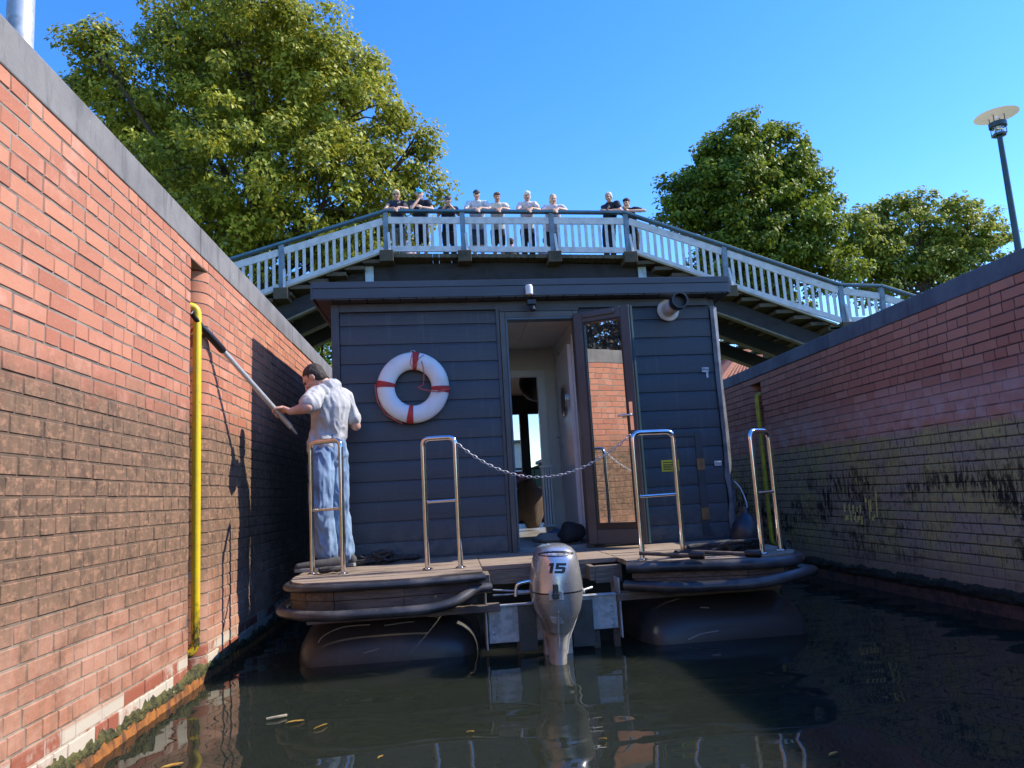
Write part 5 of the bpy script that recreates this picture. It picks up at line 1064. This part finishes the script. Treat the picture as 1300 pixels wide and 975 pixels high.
# left hand closed round the pole
fa = (J['wrL']-J['elL']).normalized(); toP = (gp-J['wrL']); toP -= pd*toP.dot(pd); gp2 = gp+pd*.0; nrm = fa-pd*fa.dot(pd); nrm.normalize(); b2 = pd.cross(nrm)
palm0 = J['wrL']; ctr = gp2
limb(m, [palm0, ctr-nrm*.055+b2*.012, ctr-nrm*.03+b2*.016], [(.030, .024), (.044, .022), (.044, .018)], pd)
for i in range(4):
    off_ = pd*(-.033+.022*i); rr_ = .0285; pts = [ctr+off_+(nrm*math.cos(a)+b2*math.sin(a))*rr_ for a in (2.5, 1.7, .9, .1, -.7, -1.5)][:6-(1 if i in (0, 3) else 0)]
    limb(m, pts, [.0115, .0112, .0105, .010, .0095, .0085][:len(pts)], None, 8)
pts = [ctr-nrm*.05-pd*.045+b2*-.005, ctr-nrm*.030-pd*.060-b2*.018, ctr+nrm*.004-pd*.062-b2*.028]; limb(m, pts, [.015, .0125, .010], None, 8)
add_hand(m, J['wrR'], (J['wrR']-J['elR']), V3((.3, 0, 1)), 1.0, .3, 1)
for k in 'LR': limb(m, [J['hip'+k], J['knee'+k], J['ank'+k]], [.08, .056, .04])
body = remesh(m, 'body', SKM, p, .0058, 3); paint_face(body, at)
# grey T-shirt
m = MB(); hem = P(413, 568, Y=6.46)
limb(m, [hem, J['waist'], J['chest'], J['chest'].lerp(J['shd'], .6), J['shd']+V3((0, 0, .03))], [(.170, .135), (.160, .128), (.176, .132), (.172, .108), (.10, .076)], lat, 24)
for S_, E_, k in (('shL', 'elL', .80), ('shR', 'elR', .72)): S_, E_ = J[S_], J[E_]; limb(m, [S_.lerp(J['shd'], .35), S_+V3((0, 0, .0)), S_.lerp(E_, k*.6), S_.lerp(E_, k)], [.068, .071, .072, .077])
limb(m, [J['shd'], J['shd'].lerp(J['neck'], .55)], [.072, .063])
remesh(m, 'shirt', pm('heather_grey_jersey', (.46, .45, .435), .9, c2=(.39, .38, .37), vs=30, bump=.3, bs=160, bd=.002), p, .0075, 2, .016, (8, 8, 4.5), seed=2)
# pale jeans, wide at the hem
m = MB(); limb(m, [J['waist'].lerp(J['pel'], .6), J['pel']-V3((0, 0, .06))], [(.158, .125), (.165, .135)], latH, 20)
for k, w0 in (('L', .102), ('R', .099)):
    a, b_, c_ = J['hip'+k], J['knee'+k], J['ank'+k]; limb(m, [a, a.lerp(b_, .5), b_, b_.lerp(c_, .5), c_+V3((0, 0, -.015))], [w0, w0*.95, w0*.86, w0*.84, w0*.88], latH, 18)
jn = remesh(m, 'jeans', pm('washed_denim', (.22, .32, .45), .9, c2=(.11, .17, .27), vs=5, bump=.4, bs=150, bd=.003, patch=(.42, .68)), p, .0075, 2, .014, (13, 13, 5), seed=8)
m = MB(); a = J['hipL']; q = P(394, 600, Y=6.33); m.beam(q+V3((0, .0, .09)), q-V3((0, .0, .06)), .02, .12, (0, 1, 0)); m.build('pocket', pm('washed_denim', (.3, .4, .5)), jn, bevel=.008)
for a, b_, w_ in (((430, 709, 6.36), (379, 713.5, 6.30), .048), ((447, 711, 6.56), (416, 714, 6.68), .046)):
    h0, h1 = P(a[0], a[1], Y=a[2]), P(b_[0], b_[1], Y=b_[2]); h0.z = ZD+.055; h1.z = ZD+.045; d = (h1-h0).normalized(); s_ = d.cross(V3((0, 0, 1))); m = MB()
    limb(m, [h0, h0.lerp(h1, .5), h1], [(.040, .048), (.050, .044), (.046, .030)], s_, 18); sh_ = m.build('shoe', pm('grey_suede', (.075, .07, .068), .85, var=.3, vs=14), p, 60)
    m = MB(); q0, q1 = h0-d*.035, h1+d*.035; q0.z = q1.z = ZD+.014; m.loft([[q0.lerp(q1, u)+s_*v*w_+V3((0, 0, zz)) for u, v in [(0, -.6), (.1, -.85), (.5, -.95), (.85, -1.05), (.97, -.6), (1, 0), (.97, .6), (.85, 1.05), (.5, .95), (.1, .85), (0, .6)]] for zz in (-.012, .016)]); m.build('sole', pm('pale_sole', (.30, .29, .27), .8), sh_, 40, bevel=.003)
add_hair(J['head'], fdir, pm('dark_brown_hair', (.035, .022, .016), .7, var=.4, vs=40, bump=.8, bs=160, bd=.006), p, 'short', .95, 77)
